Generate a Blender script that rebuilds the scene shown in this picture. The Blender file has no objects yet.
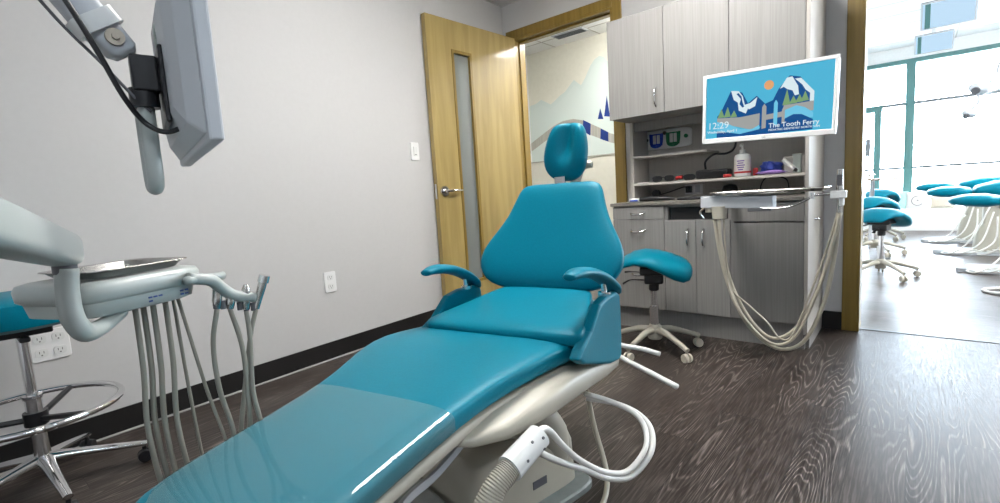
import bpy, bmesh, math, random
from mathutils import Vector, Matrix, Euler
random.seed(7)
PI = math.pi
SC = bpy.context.scene
COL = SC.collection

# ------------------------------------------------------------------ materials
def mat(name, col, rough=0.5, metal=0.0, coat=0.0, spec=0.5, emit=None, es=0.0, trans=0.0, ior=1.45):
    m = bpy.data.materials.new(name); m.use_nodes = True
    b = m.node_tree.nodes['Principled BSDF']
    b.inputs['Base Color'].default_value = (*col, 1)
    b.inputs['Roughness'].default_value = rough
    b.inputs['Metallic'].default_value = metal
    b.inputs['Coat Weight'].default_value = coat
    b.inputs['Coat Roughness'].default_value = 0.08
    b.inputs['Specular IOR Level'].default_value = spec
    b.inputs['IOR'].default_value = ior
    b.inputs['Transmission Weight'].default_value = trans
    if emit:
        b.inputs['Emission Color'].default_value = (*emit, 1)
        b.inputs['Emission Strength'].default_value = es
    return m
def N(m, t, **kw):
    n = m.node_tree.nodes.new(t)
    for k, v in kw.items(): setattr(n, k, v)
    return n
def L(m, a, b): m.node_tree.links.new(a, b)
def mottled(name, col, col2, rough=0.5, scale=(8, 8, 8), bump=0.0, detail=4, coat=0.0, lo=0.35, hi=0.65, metal=0.0, dist=0.0, rough_var=0.0):
    """base colour varied by a noise, optional bump"""
    m = mat(name, col, rough, metal, coat)
    b = m.node_tree.nodes['Principled BSDF']
    tc = N(m, 'ShaderNodeTexCoord'); mp = N(m, 'ShaderNodeMapping')
    mp.inputs['Scale'].default_value = scale
    L(m, tc.outputs['Object'], mp.inputs['Vector'])
    no = N(m, 'ShaderNodeTexNoise'); no.inputs['Scale'].default_value = 1.0
    no.inputs['Detail'].default_value = detail; no.inputs['Distortion'].default_value = dist
    L(m, mp.outputs[0], no.inputs['Vector'])
    r = N(m, 'ShaderNodeValToRGB')
    r.color_ramp.elements[0].position = lo; r.color_ramp.elements[0].color = (*col, 1)
    r.color_ramp.elements[1].position = hi; r.color_ramp.elements[1].color = (*col2, 1)
    L(m, no.outputs['Fac'], r.inputs[0]); L(m, r.outputs[0], b.inputs['Base Color'])
    if bump:
        bp = N(m, 'ShaderNodeBump'); bp.inputs['Strength'].default_value = bump; bp.inputs['Distance'].default_value = 0.01
        L(m, no.outputs['Fac'], bp.inputs['Height']); L(m, bp.outputs[0], b.inputs['Normal'])
    return m

def floor_mat(name, along='Y', pw=0.155, pl=1.25, dark=(0.016, 0.0110, 0.0088), mid=(0.030, 0.022, 0.018), light=(0.24, 0.205, 0.185), rough=0.38, f=1.0):
    """limed dark oak planks with cathedral grain"""
    m = mat(name, dark, rough)
    b = m.node_tree.nodes['Principled BSDF']
    b.inputs['Specular IOR Level'].default_value = 0.27
    def math_(op, a, c=None, d=None):
        n = N(m, 'ShaderNodeMath', operation=op)
        for i, v in enumerate((a, c, d)):
            if v is None: continue
            if isinstance(v, (int, float)): n.inputs[i].default_value = v
            else: L(m, v, n.inputs[i])
        return n.outputs[0]
    tc = N(m, 'ShaderNodeTexCoord'); sp = N(m, 'ShaderNodeSeparateXYZ')
    L(m, tc.outputs['Object'], sp.inputs[0])
    u, v = (sp.outputs['X'], sp.outputs['Y']) if along == 'Y' else (sp.outputs['Y'], sp.outputs['X'])
    row = math_('FLOOR', math_('DIVIDE', u, pw))
    wn = N(m, 'ShaderNodeTexWhiteNoise', noise_dimensions='1D'); L(m, row, wn.inputs['W'])
    vs = math_('ADD', v, math_('MULTIPLY', wn.outputs['Value'], pl))
    col = math_('FLOOR', math_('DIVIDE', vs, pl))
    pid = math_('ADD', math_('MULTIPLY', row, 17.3), math_('MULTIPLY', col, 5.7))
    wn2 = N(m, 'ShaderNodeTexWhiteNoise', noise_dimensions='1D'); L(m, pid, wn2.inputs['W'])
    # grain coordinates: squeezed along the plank
    cb = N(m, 'ShaderNodeCombineXYZ')
    L(m, math_('MULTIPLY', u, 8.5 * f), cb.inputs['X']); L(m, math_('MULTIPLY', v, 0.75 * f), cb.inputs['Y'])
    L(m, math_('MULTIPLY', pid, 3.1), cb.inputs['Z'])
    n1 = N(m, 'ShaderNodeTexNoise'); n1.inputs['Scale'].default_value = 1.0; n1.inputs['Detail'].default_value = 1.6
    n1.inputs['Roughness'].default_value = 0.45; L(m, cb.outputs[0], n1.inputs['Vector'])
    rings = math_('PINGPONG', math_('MULTIPLY', n1.outputs['Fac'], 26.0), 0.5)
    ringl = N(m, 'ShaderNodeMapRange'); ringl.inputs['From Min'].default_value = 0.30; ringl.inputs['From Max'].default_value = 0.46
    L(m, rings, ringl.inputs['Value'])
    # fine pores
    cb2 = N(m, 'ShaderNodeCombineXYZ')
    L(m, math_('MULTIPLY', u, 190.0 * f), cb2.inputs['X']); L(m, math_('MULTIPLY', v, 9.0 * f), cb2.inputs['Y']); L(m, pid, cb2.inputs['Z'])
    n2 = N(m, 'ShaderNodeTexNoise'); n2.inputs['Scale'].default_value = 1.0; n2.inputs['Detail'].default_value = 3
    L(m, cb2.outputs[0], n2.inputs['Vector'])
    pores = N(m, 'ShaderNodeMapRange'); pores.inputs['From Min'].default_value = 0.42; pores.inputs['From Max'].default_value = 0.66
    L(m, n2.outputs['Fac'], pores.inputs['Value'])
    # patches where the liming shows
    cb3 = N(m, 'ShaderNodeCombineXYZ')
    L(m, math_('MULTIPLY', u, 5.0), cb3.inputs['X']); L(m, math_('MULTIPLY', v, 1.6), cb3.inputs['Y']); L(m, math_('MULTIPLY', pid, 1.7), cb3.inputs['Z'])
    n3 = N(m, 'ShaderNodeTexNoise'); n3.inputs['Scale'].default_value = 1.0; n3.inputs['Detail'].default_value = 1
    L(m, cb3.outputs[0], n3.inputs['Vector'])
    pat = N(m, 'ShaderNodeMapRange'); pat.inputs['From Min'].default_value = 0.36; pat.inputs['From Max'].default_value = 0.62
    pat.inputs['To Min'].default_value = 0.12
    L(m, n3.outputs['Fac'], pat.inputs['Value'])
    lime = math_('MULTIPLY', math_('MULTIPLY', ringl.outputs[0], pat.outputs[0]), math_('ADD', math_('MULTIPLY', pores.outputs[0], 0.6), 0.4))
    lime = math_('ADD', math_('MULTIPLY', lime, 0.62), math_('MULTIPLY', pores.outputs[0], 0.20))
    mx = N(m, 'ShaderNodeMix', data_type='RGBA')
    mx.inputs[6].default_value = (*dark, 1); mx.inputs[7].default_value = (*mid, 1)
    L(m, wn2.outputs['Value'], mx.inputs[0])
    mx2 = N(m, 'ShaderNodeMix', data_type='RGBA'); L(m, lime, mx2.inputs[0])
    L(m, mx.outputs[2], mx2.inputs[6]); mx2.inputs[7].default_value = (*light, 1)
    # plank joints
    fu = math_('FRACT', math_('DIVIDE', u, pw)); fv = math_('FRACT', math_('DIVIDE', vs, pl))
    ju = math_('LESS_THAN', fu, 0.012); jv = math_('LESS_THAN', fv, 0.0022)
    j = math_('MAXIMUM', ju, jv)
    mx3 = N(m, 'ShaderNodeMix', data_type='RGBA'); L(m, math_('MULTIPLY', j, 0.8), mx3.inputs[0])
    L(m, mx2.outputs[2], mx3.inputs[6]); mx3.inputs[7].default_value = (0.012, 0.010, 0.009, 1)
    L(m, mx3.outputs[2], b.inputs['Base Color'])
    bp = N(m, 'ShaderNodeBump'); bp.inputs['Strength'].default_value = 0.25; bp.inputs['Distance'].default_value = 0.002
    L(m, math_('SUBTRACT', lime, j), bp.inputs['Height']); L(m, bp.outputs[0], b.inputs['Normal'])
    L(m, math_('ADD', math_('MULTIPLY', pores.outputs[0], 0.12), rough - 0.05), b.inputs['Roughness'])
    return m

M = {}
M['wall'] = mottled('wall_paint', (0.535, 0.53, 0.53), (0.545, 0.54, 0.54), 0.62, (40, 40, 40), 0.004)
M['wall_far'] = mottled('white_wall_paint', (0.80, 0.80, 0.79), (0.84, 0.84, 0.83), 0.6, (30, 30, 30), 0.03)
M['ceil'] = mottled('ceiling_tile_paint', (0.72, 0.72, 0.71), (0.78, 0.78, 0.77), 0.8, (60, 60, 60), 0.1)
M['cream_wall'] = mottled('cream_wall_paint', (0.68, 0.665, 0.57), (0.71, 0.695, 0.60), 0.6, (20, 20, 20), 0.02)
M['floor'] = floor_mat('limed_oak_floor')
M['floor2'] = floor_mat('limed_oak_floor_cross', along='X', dark=(0.035, 0.028, 0.026), mid=(0.075, 0.062, 0.057), rough=0.33)
M['baseboard'] = mat('black_vinyl_base', (0.012, 0.011, 0.011), 0.4)
M['caulk'] = mat('pale_bead', (0.35, 0.34, 0.33), 0.5)
M['wood'] = mottled('honey_maple', (0.31, 0.225, 0.080), (0.40, 0.30, 0.115), 0.42, (14, 14, 1.3), 0.02, coat=0.35, dist=0.6)
M['wood_dark'] = mottled('stained_maple_trim', (0.20, 0.128, 0.022), (0.25, 0.165, 0.034), 0.36, (40, 40, 1.5), 0.03, coat=0.3)
M['laminate'] = mottled('grey_linear_laminate', (0.205, 0.197, 0.190), (0.230, 0.222, 0.215), 0.48, (120, 120, 2.2), 0.02, detail=3, lo=0.4, hi=0.6)
M['laminate_pale'] = mottled('pale_laminate', (0.42, 0.395, 0.365), (0.45, 0.425, 0.39), 0.5, (60, 60, 2), 0.0)
M['counter'] = mottled('brown_grey_counter', (0.16, 0.145, 0.13), (0.21, 0.19, 0.17), 0.35, (60, 60, 60), 0.0)
M['shade_sheet'] = mat('painted_slot_shade', (0.015, 0.015, 0.016), 0.7)
M['teal'] = mottled('teal_vinyl', (0.0, 0.150, 0.222), (0.0, 0.160, 0.236), 0.40, (160, 160, 160), 0.03)
M['teal'].node_tree.nodes['Principled BSDF'].inputs['Specular IOR Level'].default_value = 0.26
M['teal'].node_tree.nodes['Principled BSDF'].inputs['Specular Tint'].default_value = (0.45, 0.85, 1.0, 1)
M['teal_side'] = M['teal']
M['cream'] = mottled('cream_plastic', (0.41, 0.385, 0.32), (0.43, 0.405, 0.34), 0.42, (9, 9, 9), 0.0)
M['white_pl'] = mat('white_plastic', (0.72, 0.73, 0.72), 0.32, coat=0.2)
M['grey_pl'] = mat('cool_grey_plastic', (0.50, 0.52, 0.55), 0.45)
M['mint'] = mat('pale_grey_enamel', (0.37, 0.40, 0.385), 0.32, coat=0.15)
M['base_grey'] = mottled('grey_steel_enamel', (0.20, 0.225, 0.22), (0.24, 0.265, 0.26), 0.4, (20, 20, 20))
M['black'] = mat('black_plastic', (0.012, 0.012, 0.014), 0.35)
M['chrome'] = mat('chrome', (0.75, 0.75, 0.76), 0.12, 1.0)
M['steel'] = mottled('brushed_steel', (0.50, 0.49, 0.47), (0.62, 0.61, 0.59), 0.25, (4, 90, 4), 0.01, metal=1.0)
M['hose'] = mat('beige_tubing', (0.40, 0.37, 0.30), 0.42)
M['hose_grey'] = mat('grey_tubing', (0.235, 0.228, 0.195), 0.45)
M['hose_white'] = mat('white_tubing', (0.72, 0.71, 0.68), 0.35)
M['castor'] = mat('castor_tan', (0.50, 0.46, 0.38), 0.45)
M['white_paint'] = mat('white_plate', (0.78, 0.78, 0.78), 0.4)
M['mark'] = mat('dark_slot', (0.10, 0.10, 0.11), 0.5)
M['lightpanel'] = mat('light_diffuser', (0.9, 0.9, 0.9), 0.6, emit=(1.0, 0.975, 0.94), es=42.0)
M['lightpanel_cool'] = mat('cool_light_diffuser', (0.9, 0.9, 0.9), 0.6, emit=(0.80, 0.90, 1.0), es=15.0)
M['frame_teal'] = mat('teal_grey_mullion', (0.07, 0.17, 0.165), 0.45)
M['frame_dark'] = mat('grey_mullion', (0.13, 0.14, 0.15), 0.45)
M['navy'] = mat('navy_vinyl', (0.010, 0.035, 0.19), 0.5)
M['frost'] = mat('frosted_blue_film', (0.56, 0.635, 0.60), 0.5)
M['frost2'] = mat('frosted_green_film', (0.58, 0.65, 0.615), 0.5)
M['arch'] = mottled('weathered_wood_film', (0.34, 0.33, 0.29), (0.42, 0.41, 0.36), 0.5, (60, 60, 2))
M['purple'] = mat('violet_print', (0.16, 0.08, 0.34), 0.5)
M['red'] = mat('red_plastic', (0.50, 0.03, 0.03), 0.4)
M['blue'] = mat('blue_plastic', (0.01, 0.06, 0.50), 0.35)
M['green'] = mat('green_plastic', (0.01, 0.20, 0.08), 0.35)
M['navy_glove'] = mat('blue_nitrile', (0.03, 0.06, 0.32), 0.5)
M['lilac'] = mat('lilac_pouch', (0.30, 0.18, 0.50), 0.5)
M['screen_reflection'] = mottled('painted_sky_reflection', (0.0, 0.0, 0.0), (0.0, 0.0, 0.0), 0.2)
_b = M['screen_reflection'].node_tree.nodes['Principled BSDF']; _b.inputs['Emission Color'].default_value = (0.55, 0.76, 0.95, 1); _b.inputs['Emission Strength'].default_value = 1.0  # pale blue glow stands in for the bright sky reflection
M['beige_cloth'] = mottled('beige_cloth', (0.50, 0.44, 0.36), (0.56, 0.50, 0.42), 0.9, (80, 80, 80), 0.1)
M['white_cloth'] = mottled('white_cloth', (0.66, 0.64, 0.62), (0.7, 0.68, 0.66), 0.9, (80, 80, 80), 0.1)
M['aqua_cloth'] = mottled('aqua_cloth', (0.36, 0.62, 0.58), (0.42, 0.66, 0.62), 0.9, (80, 80, 80), 0.1)
M['table'] = mottled('brown_tabletop', (0.30, 0.20, 0.14), (0.36, 0.25, 0.18), 0.4, (4, 40, 4))
M['outside'] = mottled('pale_paving', (0.6, 0.6, 0.58), (0.65, 0.65, 0.63), 0.8, (2, 2, 2))
def emis(name, c, s=0.95): 
    m = mat(name, (0, 0, 0), 0.25, emit=c, es=s); return m
M['s_sky'] = emis('screen_light_blue', (0.075, 0.47, 0.70))
M['s_sky2'] = emis('screen_pale_blue', (0.16, 0.57, 0.80))
M['s_navy'] = emis('screen_navy', (0.0, 0.075, 0.27))
M['s_white'] = emis('screen_white', (0.72, 0.85, 0.90))
M['s_orange'] = emis('screen_orange', (0.78, 0.38, 0.16))
M['s_green'] = emis('screen_green', (0.20, 0.36, 0.16))
M['s_grey'] = emis('screen_stone', (0.36, 0.37, 0.36))
def glass_mat(name, refl=0.9, tint=(1, 1, 1), haze=None):
    m = bpy.data.materials.new(name); m.use_nodes = True
    nt = m.node_tree; nt.nodes.remove(nt.nodes['Principled BSDF'])
    out = nt.nodes['Material Output']
    tr = N(m, 'ShaderNodeBsdfTransparent'); tr.inputs[0].default_value = (*tint, 1)
    gl = N(m, 'ShaderNodeBsdfGlossy'); gl.inputs['Roughness'].default_value = 0.03
    fr = N(m, 'ShaderNodeFresnel'); fr.inputs['IOR'].default_value = 1.5
    mx = N(m, 'ShaderNodeMixShader')
    mu = N(m, 'ShaderNodeMath', operation='MULTIPLY'); mu.inputs[1].default_value = refl
    L(m, fr.outputs[0], mu.inputs[0]); L(m, mu.outputs[0], mx.inputs[0])
    src = tr.outputs[0]
    if haze:
        df = N(m, 'ShaderNodeBsdfDiffuse'); df.inputs[0].default_value = (*haze[0], 1)
        mh = N(m, 'ShaderNodeMixShader'); mh.inputs[0].default_value = haze[1]
        L(m, tr.outputs[0], mh.inputs[1]); L(m, df.outputs[0], mh.inputs[2]); src = mh.outputs[0]
    L(m, src, mx.inputs[1]); L(m, gl.outputs[0], mx.inputs[2]); L(m, mx.outputs[0], out.inputs[0])
    return m
M['glass'] = glass_mat('window_glass')
M['sleeve'] = glass_mat('clear_plastic_sleeve', 0.9, (0.97, 0.99, 1.0), ((0.28, 0.72, 0.82), 0.16))
M['door_glass'] = glass_mat('door_pane', 0.9, (0.9, 0.95, 0.93), ((0.42, 0.46, 0.45), 0.45))

# ------------------------------------------------------------------ mesh tools
def new(): return bmesh.new()
def box(bm, c, s, rz=0.0, rot=None):
    g = bmesh.ops.create_cube(bm, size=1.0)
    mtx = Matrix.Translation(c) @ (rot.to_4x4() if rot is not None else Matrix.Rotation(rz, 4, 'Z')) @ Matrix.Diagonal((*s, 1))
    bmesh.ops.transform(bm, matrix=mtx, verts=g['verts']); return bm
def bb(bm, x0, x1, y0, y1, z0, z1):
    return box(bm, ((x0+x1)/2, (y0+y1)/2, (z0+z1)/2), (abs(x1-x0), abs(y1-y0), abs(z1-z0)))
def loft(bm, rings, cap=True, closed=True):
    vs = [[bm.verts.new(p) for p in r] for r in rings]
    n = len(rings[0])
    for a, b in zip(vs[:-1], vs[1:]):
        for i in range(n if closed else n-1):
            j = (i+1) % n
            bm.faces.new((a[i], a[j], b[j], b[i]))
    if cap and closed:
        bm.faces.new(list(reversed(vs[0]))); bm.faces.new(vs[-1])
    bmesh.ops.recalc_face_normals(bm, faces=bm.faces[:])
    return bm
def catmull(pts, k=6):
    pts = [Vector(p) for p in pts]
    if len(pts) < 3: return pts
    P = [2*pts[0]-pts[1]] + pts + [2*pts[-1]-pts[-2]]
    out = []
    for i in range(1, len(P)-2):
        p0, p1, p2, p3 = P[i-1:i+3]
        for j in range(k):
            t = j/k
            out.append(0.5*((2*p1)+(-p0+p2)*t+(2*p0-5*p1+4*p2-p3)*t*t+(-p0+3*p1-3*p2+p3)*t**3))
    out.append(pts[-1]); return out
def tube(bm, pts, r, n=10, smooth=6, flat=1.0, up=None):
    """swept tube; r number or list per control point; flat scales the second axis"""
    P = catmull(pts, smooth) if smooth > 1 else [Vector(p) for p in pts]
    if isinstance(r, (list, tuple)):
        m = len(r)-1; R = []
        for i in range(len(P)):
            t = i/(len(P)-1)*m; a = min(int(t), m-1); R.append(r[a]+(r[a+1]-r[a])*(t-a))
    else: R = [r]*len(P)
    rings = []; nrm = None
    for i, p in enumerate(P):
        t = (P[min(i+1, len(P)-1)]-P[max(i-1, 0)]).normalized()
        if nrm is None:
            a = Vector(up) if up else (Vector((0, 0, 1)) if abs(t.z) < 0.9 else Vector((1, 0, 0)))
            nrm = (a-t*a.dot(t)).normalized()
        else: nrm = (nrm-t*nrm.dot(t)).normalized()
        bn = t.cross(nrm)
        rings.append([p+(nrm*math.cos(2*PI*k/n)*R[i]*flat+bn*math.sin(2*PI*k/n)*R[i]) for k in range(n)])
    return loft(bm, rings)
def cyl(bm, p0, p1, r, r2=None, n=24):
    return tube(bm, [p0, p1], [r, r if r2 is None else r2], n, 1)
def lathe(bm, prof, c=(0, 0, 0), n=32):
    rings = [[(c[0]+r*math.cos(2*PI*k/n), c[1]+r*math.sin(2*PI*k/n), c[2]+z) for k in range(n)] for r, z in prof]
    return loft(bm, rings)
def sup(n, a, b, e=4.0):
    """superellipse outline in 2-D"""
    o = []
    for k in range(n):
        t = 2*PI*k/n; c, s = math.cos(t), math.sin(t)
        o.append((a*math.copysign(abs(c)**(2/e), c), b*math.copysign(abs(s)**(2/e), s)))
    return o
def prism(bm, pts, o, u, v, d):
    """extrude the 2-D outline pts (in axes u, v from origin o) by vector d"""
    o, u, v, d = map(Vector, (o, u, v, d))
    a = [o+u*x+v*y for x, y in pts]
    return loft(bm, [a, [p+d for p in a]])
def obj(name, bm, m, parent=None, smooth=None, bevel=0.0, seg=2, sub=0):
    me = bpy.data.meshes.new(name); bm.to_mesh(me); bm.free()
    o = bpy.data.objects.new(name, me); COL.objects.link(o)
    for q in (m if isinstance(m, (list, tuple)) else [m]): me.materials.append(q)
    if smooth is not None:
        me.polygons.foreach_set('use_smooth', [True]*len(me.polygons))
        if smooth < 180: me.set_sharp_from_angle(angle=math.radians(smooth))
    if bevel:
        b = o.modifiers.new('bevel', 'BEVEL'); b.width = bevel; b.segments = seg; b.limit_method = 'ANGLE'; b.angle_limit = math.radians(40)
        if smooth is None:
            me.polygons.foreach_set('use_smooth', [False]*len(me.polygons))
    if sub:
        s = o.modifiers.new('sub', 'SUBSURF'); s.levels = sub; s.render_levels = sub
    if parent: o.parent = parent
    return o
def struct(name, bm, m, parent=None, **k):
    o = obj(name, bm, m, parent, **k)
    if parent is None: o['kind'] = 'structure'
    return o
def tag(o, label, cat, group=None):
    o['label'] = label; o['category'] = cat
    if group: o['group'] = group
    return o
def thing(name, label, cat, loc=(0, 0, 0), rz=0.0, group=None):
    o = bpy.data.objects.new(name, None); COL.objects.link(o); o.empty_display_size = 0.1
    o.location = loc; o.rotation_euler = (0, 0, rz)
    return tag(o, label, cat, group)
def dup(root, loc, rz, label, group=None):
    r = root.copy(); COL.objects.link(r); r.location = loc; r.rotation_euler = (0, 0, rz); r['label'] = label
    if group: r['group'] = group
    for ch in list(root.children):
        c = ch.copy(); COL.objects.link(c); c.parent = r
        for g in list(ch.children):
            d = g.copy(); COL.objects.link(d); d.parent = c
    return r
def text(name, s, size, o, u, v, n, m, parent, bold=0.0, align='LEFT', lift=0.0012):
    """lettering as a flat mesh lying in the plane (u, v)"""
    cu = bpy.data.curves.new(name, 'FONT'); cu.body = s; cu.size = size; cu.align_x = align; cu.offset = bold
    t = bpy.data.objects.new(name, cu); COL.objects.link(t)
    bpy.context.view_layer.update()
    me = bpy.data.meshes.new_from_object(t.evaluated_get(bpy.context.evaluated_depsgraph_get()))
    bpy.data.objects.remove(t)
    u, v, n, o = Vector(u), Vector(v), Vector(n), Vector(o)
    for w in me.vertices: w.co = o+u*w.co.x+v*w.co.y+n*lift
    me.materials.clear(); me.materials.append(m)
    ob = bpy.data.objects.new(name, me); COL.objects.link(ob); ob.parent = parent
    return ob
def polys(name, items, o, u, v, n, parent=None, step=0.0004, base=0.0006):
    """flat printed art: list of (points, material) stacked as thin layers"""
    o, u, v, n = map(Vector, (o, u, v, n)); bm = new(); ms = []
    for i, (pts, m) in enumerate(items):
        if m not in ms: ms.append(m)
        f = bm.faces.new([bm.verts.new(o+u*x+v*y+n*(base+step*i)) for x, y in pts])
        f.material_index = ms.index(m)
        f.normal_update()
        if f.normal.dot(n) < 0: f.normal_flip()
    bmesh.ops.triangulate(bm, faces=bm.faces[:])
    return obj(name, bm, ms, parent)

# ------------------------------------------------------------------ room shell
YB = 3.725          # face of the back wall
H = 2.75
def wx(y): return -3.01+0.0556*(YB-y)      # face of the slightly splayed left wall
# floors
bm = new(); bb(bm, -3.3, 2.3, -1.6, 3.79, -0.05, 0.0); struct('floor', bm, M['floor'])
bm = new(); bb(bm, -4.6, 4.6, 3.79, 11.3, -0.05, 0.0); struct('floor.001', bm, M['floor2'])
bm = new(); bb(bm, -0.25, 2.12, 3.775, 3.805, -0.001, 0.003); struct('trim_threshold', bm, M['frame_dark'])
# left wall
bm = new()
a, b_ = Vector((wx(-1.6), -1.6, 0)), Vector((wx(YB+0.12), YB+0.12, 0)); off = Vector((-0.12, 0, 0))
loft(bm, [[a, b_, b_+off, a+off], [p+Vector((0, 0, H)) for p in (a, b_, b_+off, a+off)]])
struct('wall_left', bm, M['wall'])
bm = new()
loft(bm, [[(wx(y)+e, y, z) for (y, e, z) in ((-1.6, 0.012, 0.0), (3.69, 0.012, 0.0), (3.69, 0.001, 0.0), (-1.6, 0.001, 0.0))],
          [(wx(y)+e, y, z) for (y, e, z) in ((-1.6, 0.009, 0.115), (3.69, 0.009, 0.115), (3.69, 0.001, 0.115), (-1.6, 0.001, 0.115))]])
struct('baseboard_left', bm, M['baseboard'])
bm = new(); tube(bm, [(wx(-1.6)+0.018, -1.6, 0.004), (wx(3.6)+0.018, 3.6, 0.004)], 0.006, 8, 1); struct('trim_shoe_left', bm, M['caulk'])
# back wall with two openings
DX0, DX1, DH = -2.885, -1.872, 2.43
OX0, OX1, OH = -0.262, 2.12, 2.5
bm = new(); T = YB+0.13
bb(bm, -3.02, DX0, YB, T, 0, H); bb(bm, DX0, DX1, YB, T, DH, H); bb(bm, DX1, OX0, YB, T, 0, H)
bb(bm, OX0, OX1, YB, T, OH, H); bb(bm, OX1, 2.3, YB, T, 0, H)
struct('wall_back', bm, M['wall'])
bm = new(); bb(bm, -0.455, -0.338, YB-0.011, YB, 0, 0.115); struct('baseboard_back', bm, M['baseboard'])
# right wall, rear wall, ceiling
bm = new(); bb(bm, 2.3, 2.42, -1.6, 3.855, 0, H); struct('wall_right', bm, M['wall'])
bm = new(); bb(bm, -3.3, 2.3, -1.72, -1.6, 0, H); struct('wall_front', bm, M['wall'])
bm = new(); bb(bm, -3.3, 2.42, -1.72, 3.855, H, H+0.05); struct('ceiling', bm, M['ceil'])
# door casing and jamb
t = thing('trim_1', 'honey coloured wooden casing around the open doorway', 'door frame', (0, 0, 0)); t['kind'] = 'structure'
for k in ('label', 'category'): del t[k]
bm = new(); bb(bm, DX0-0.078, DX0, YB-0.018, YB, 0, DH+0.075); obj('casing', bm, M['wood_dark'], t, bevel=0.004)
bm = new(); bb(bm, DX1, DX1+0.078, YB-0.018, YB, 0, DH+0.075); obj('casing', bm, M['wood_dark'], t, bevel=0.004)
bm = new(); bb(bm, DX0, DX1, YB-0.018, YB, DH, DH+0.075); obj('casing', bm, M['wood_dark'], t, bevel=0.004)
bm = new(); bb(bm, DX0, DX0+0.02, YB-0.012, T+0.012, 0, DH); bb(bm, DX1-0.02, DX1, YB-0.012, T+0.012, 0, DH); bb(bm, DX0+0.02, DX1-0.02, YB-0.012, T+0.012, DH-0.02, DH)
bb(bm, DX0+0.02, DX0+0.034, YB+0.045, YB+0.08, 0, DH-0.02); bb(bm, DX1-0.034, DX1-0.02, YB+0.045, YB+0.08, 0, DH-0.02); bb(bm, DX0+0.034, DX1-0.034, YB+0.045, YB+0.08, DH-0.034, DH-0.02)
obj('jamb', bm, M['wood_dark'], t)
t = thing('trim_2', 'x', 'x'); t['kind'] = 'structure'
for k in ('label', 'category'): del t[k]
for x0, x1, z0, z1 in ((OX0-0.078, OX0, 0, OH+0.08), (OX1, OX1+0.078, 0, OH+0.08), (OX0, OX1, OH, OH+0.08)):
    bm = new(); bb(bm, x0, x1, YB-0.018, YB, z0, z1); obj('casing', bm, M['wood_dark'], t, bevel=0.003)
bm = new(); bb(bm, OX0, OX0+0.012, YB-0.014, T+0.014, 0, OH); bb(bm, OX1-0.012, OX1, YB-0.014, T+0.014, 0, OH); bb(bm, OX0+0.012, OX1-0.012, YB-0.014, T+0.014, OH-0.012, OH)
obj('jamb', bm, M['wood_dark'], t)
# open door leaf, hinged at the left jamb, lying back along the left wall
hinge = Vector((-2.868, 3.690, 0)); free = Vector((-2.910, 2.640, 0))
ang = math.atan2(free.y-hinge.y, free.x-hinge.x)
LW = (free-hinge).length
d = bpy.data.objects.new('door_1', None); COL.objects.link(d); d.location = hinge; d.rotation_euler = (0, 0, ang); d['kind'] = 'structure'
# local: x from hinge to free edge, y towards the room is +, leaf thickness 0..-0.045
y0, y1 = -0.0225, 0.0225
LX0, LX1, LZ0, LZ1 = 0.59, 0.79, 0.28, 2.18
bm = new()
bb(bm, 0, LX0, y0, y1, 0.012, DH-0.01); bb(bm, LX1, LW, y0, y1, 0.012, DH-0.01)
bb(bm, LX0, LX1, y0, y1, 0.012, LZ0); bb(bm, LX0, LX1, y0, y1, LZ1, DH-0.01)
obj('leaf', bm, M['wood'], d)
bm = new()
for a0, a1, c0, c1 in ((LX0-0.012, LX0+0.012, LZ0-0.012, LZ1+0.012), (LX1-0.012, LX1+0.012, LZ0-0.012, LZ1+0.012), (LX0+0.012, LX1-0.012, LZ0-0.012, LZ0+0.012), (LX0+0.012, LX1-0.012, LZ1-0.012, LZ1+0.012)):
    bb(bm, a0, a1, y0-0.005, y1+0.005, c0, c1)
obj('glazing_bead', bm, M['wood_dark'], d)
bm = new(); bb(bm, LX0+0.012, LX1-0.012, -0.004, 0.004, LZ0+0.012, LZ1-0.012); obj('glass', bm, M['door_glass'], d)
hb = None
for sgn in (1, -1):
    bm = new(); hx = LW-0.065; hz = 1.06
    cyl(bm, (hx, sgn*0.0225, hz), (hx, sgn*0.036, hz), 0.044, 0.040, 28)
    cyl(bm, (hx, sgn*0.036, hz), (hx, sgn*0.062, hz), 0.020, 0.018, 20)
    tube(bm, [(hx+0.006, sgn*0.058, hz), (hx-0.02, sgn*0.062, hz), (hx-0.09, sgn*0.068, hz+0.002), (hx-0.165, sgn*0.058, hz)], [0.017, 0.016, 0.014, 0.012], 12, 5, 0.75)
    if sgn == -1: bm.free(); bm = new(); cyl(bm, (hx, -0.0225, hz), (hx, -0.034, hz), 0.044, 0.040, 28); cyl(bm, (hx, -0.034, hz), (hx, -0.05, hz), 0.02, 0.02, 16)
    obj('handle', bm, M['chrome'], d, smooth=40)
bm = new(); bb(bm, LW, LW+0.002, -0.011, 0.011, hz-0.06, hz+0.06); obj('latch_plate', bm, M['chrome'], d)
bm = new()
for z in (0.25, 1.2, 2.2): cyl(bm, (-0.006, -0.02, z), (-0.006, -0.02, z+0.1), 0.008, None, 12)
obj('hinge', bm, M['chrome'], d, smooth=40)

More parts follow.
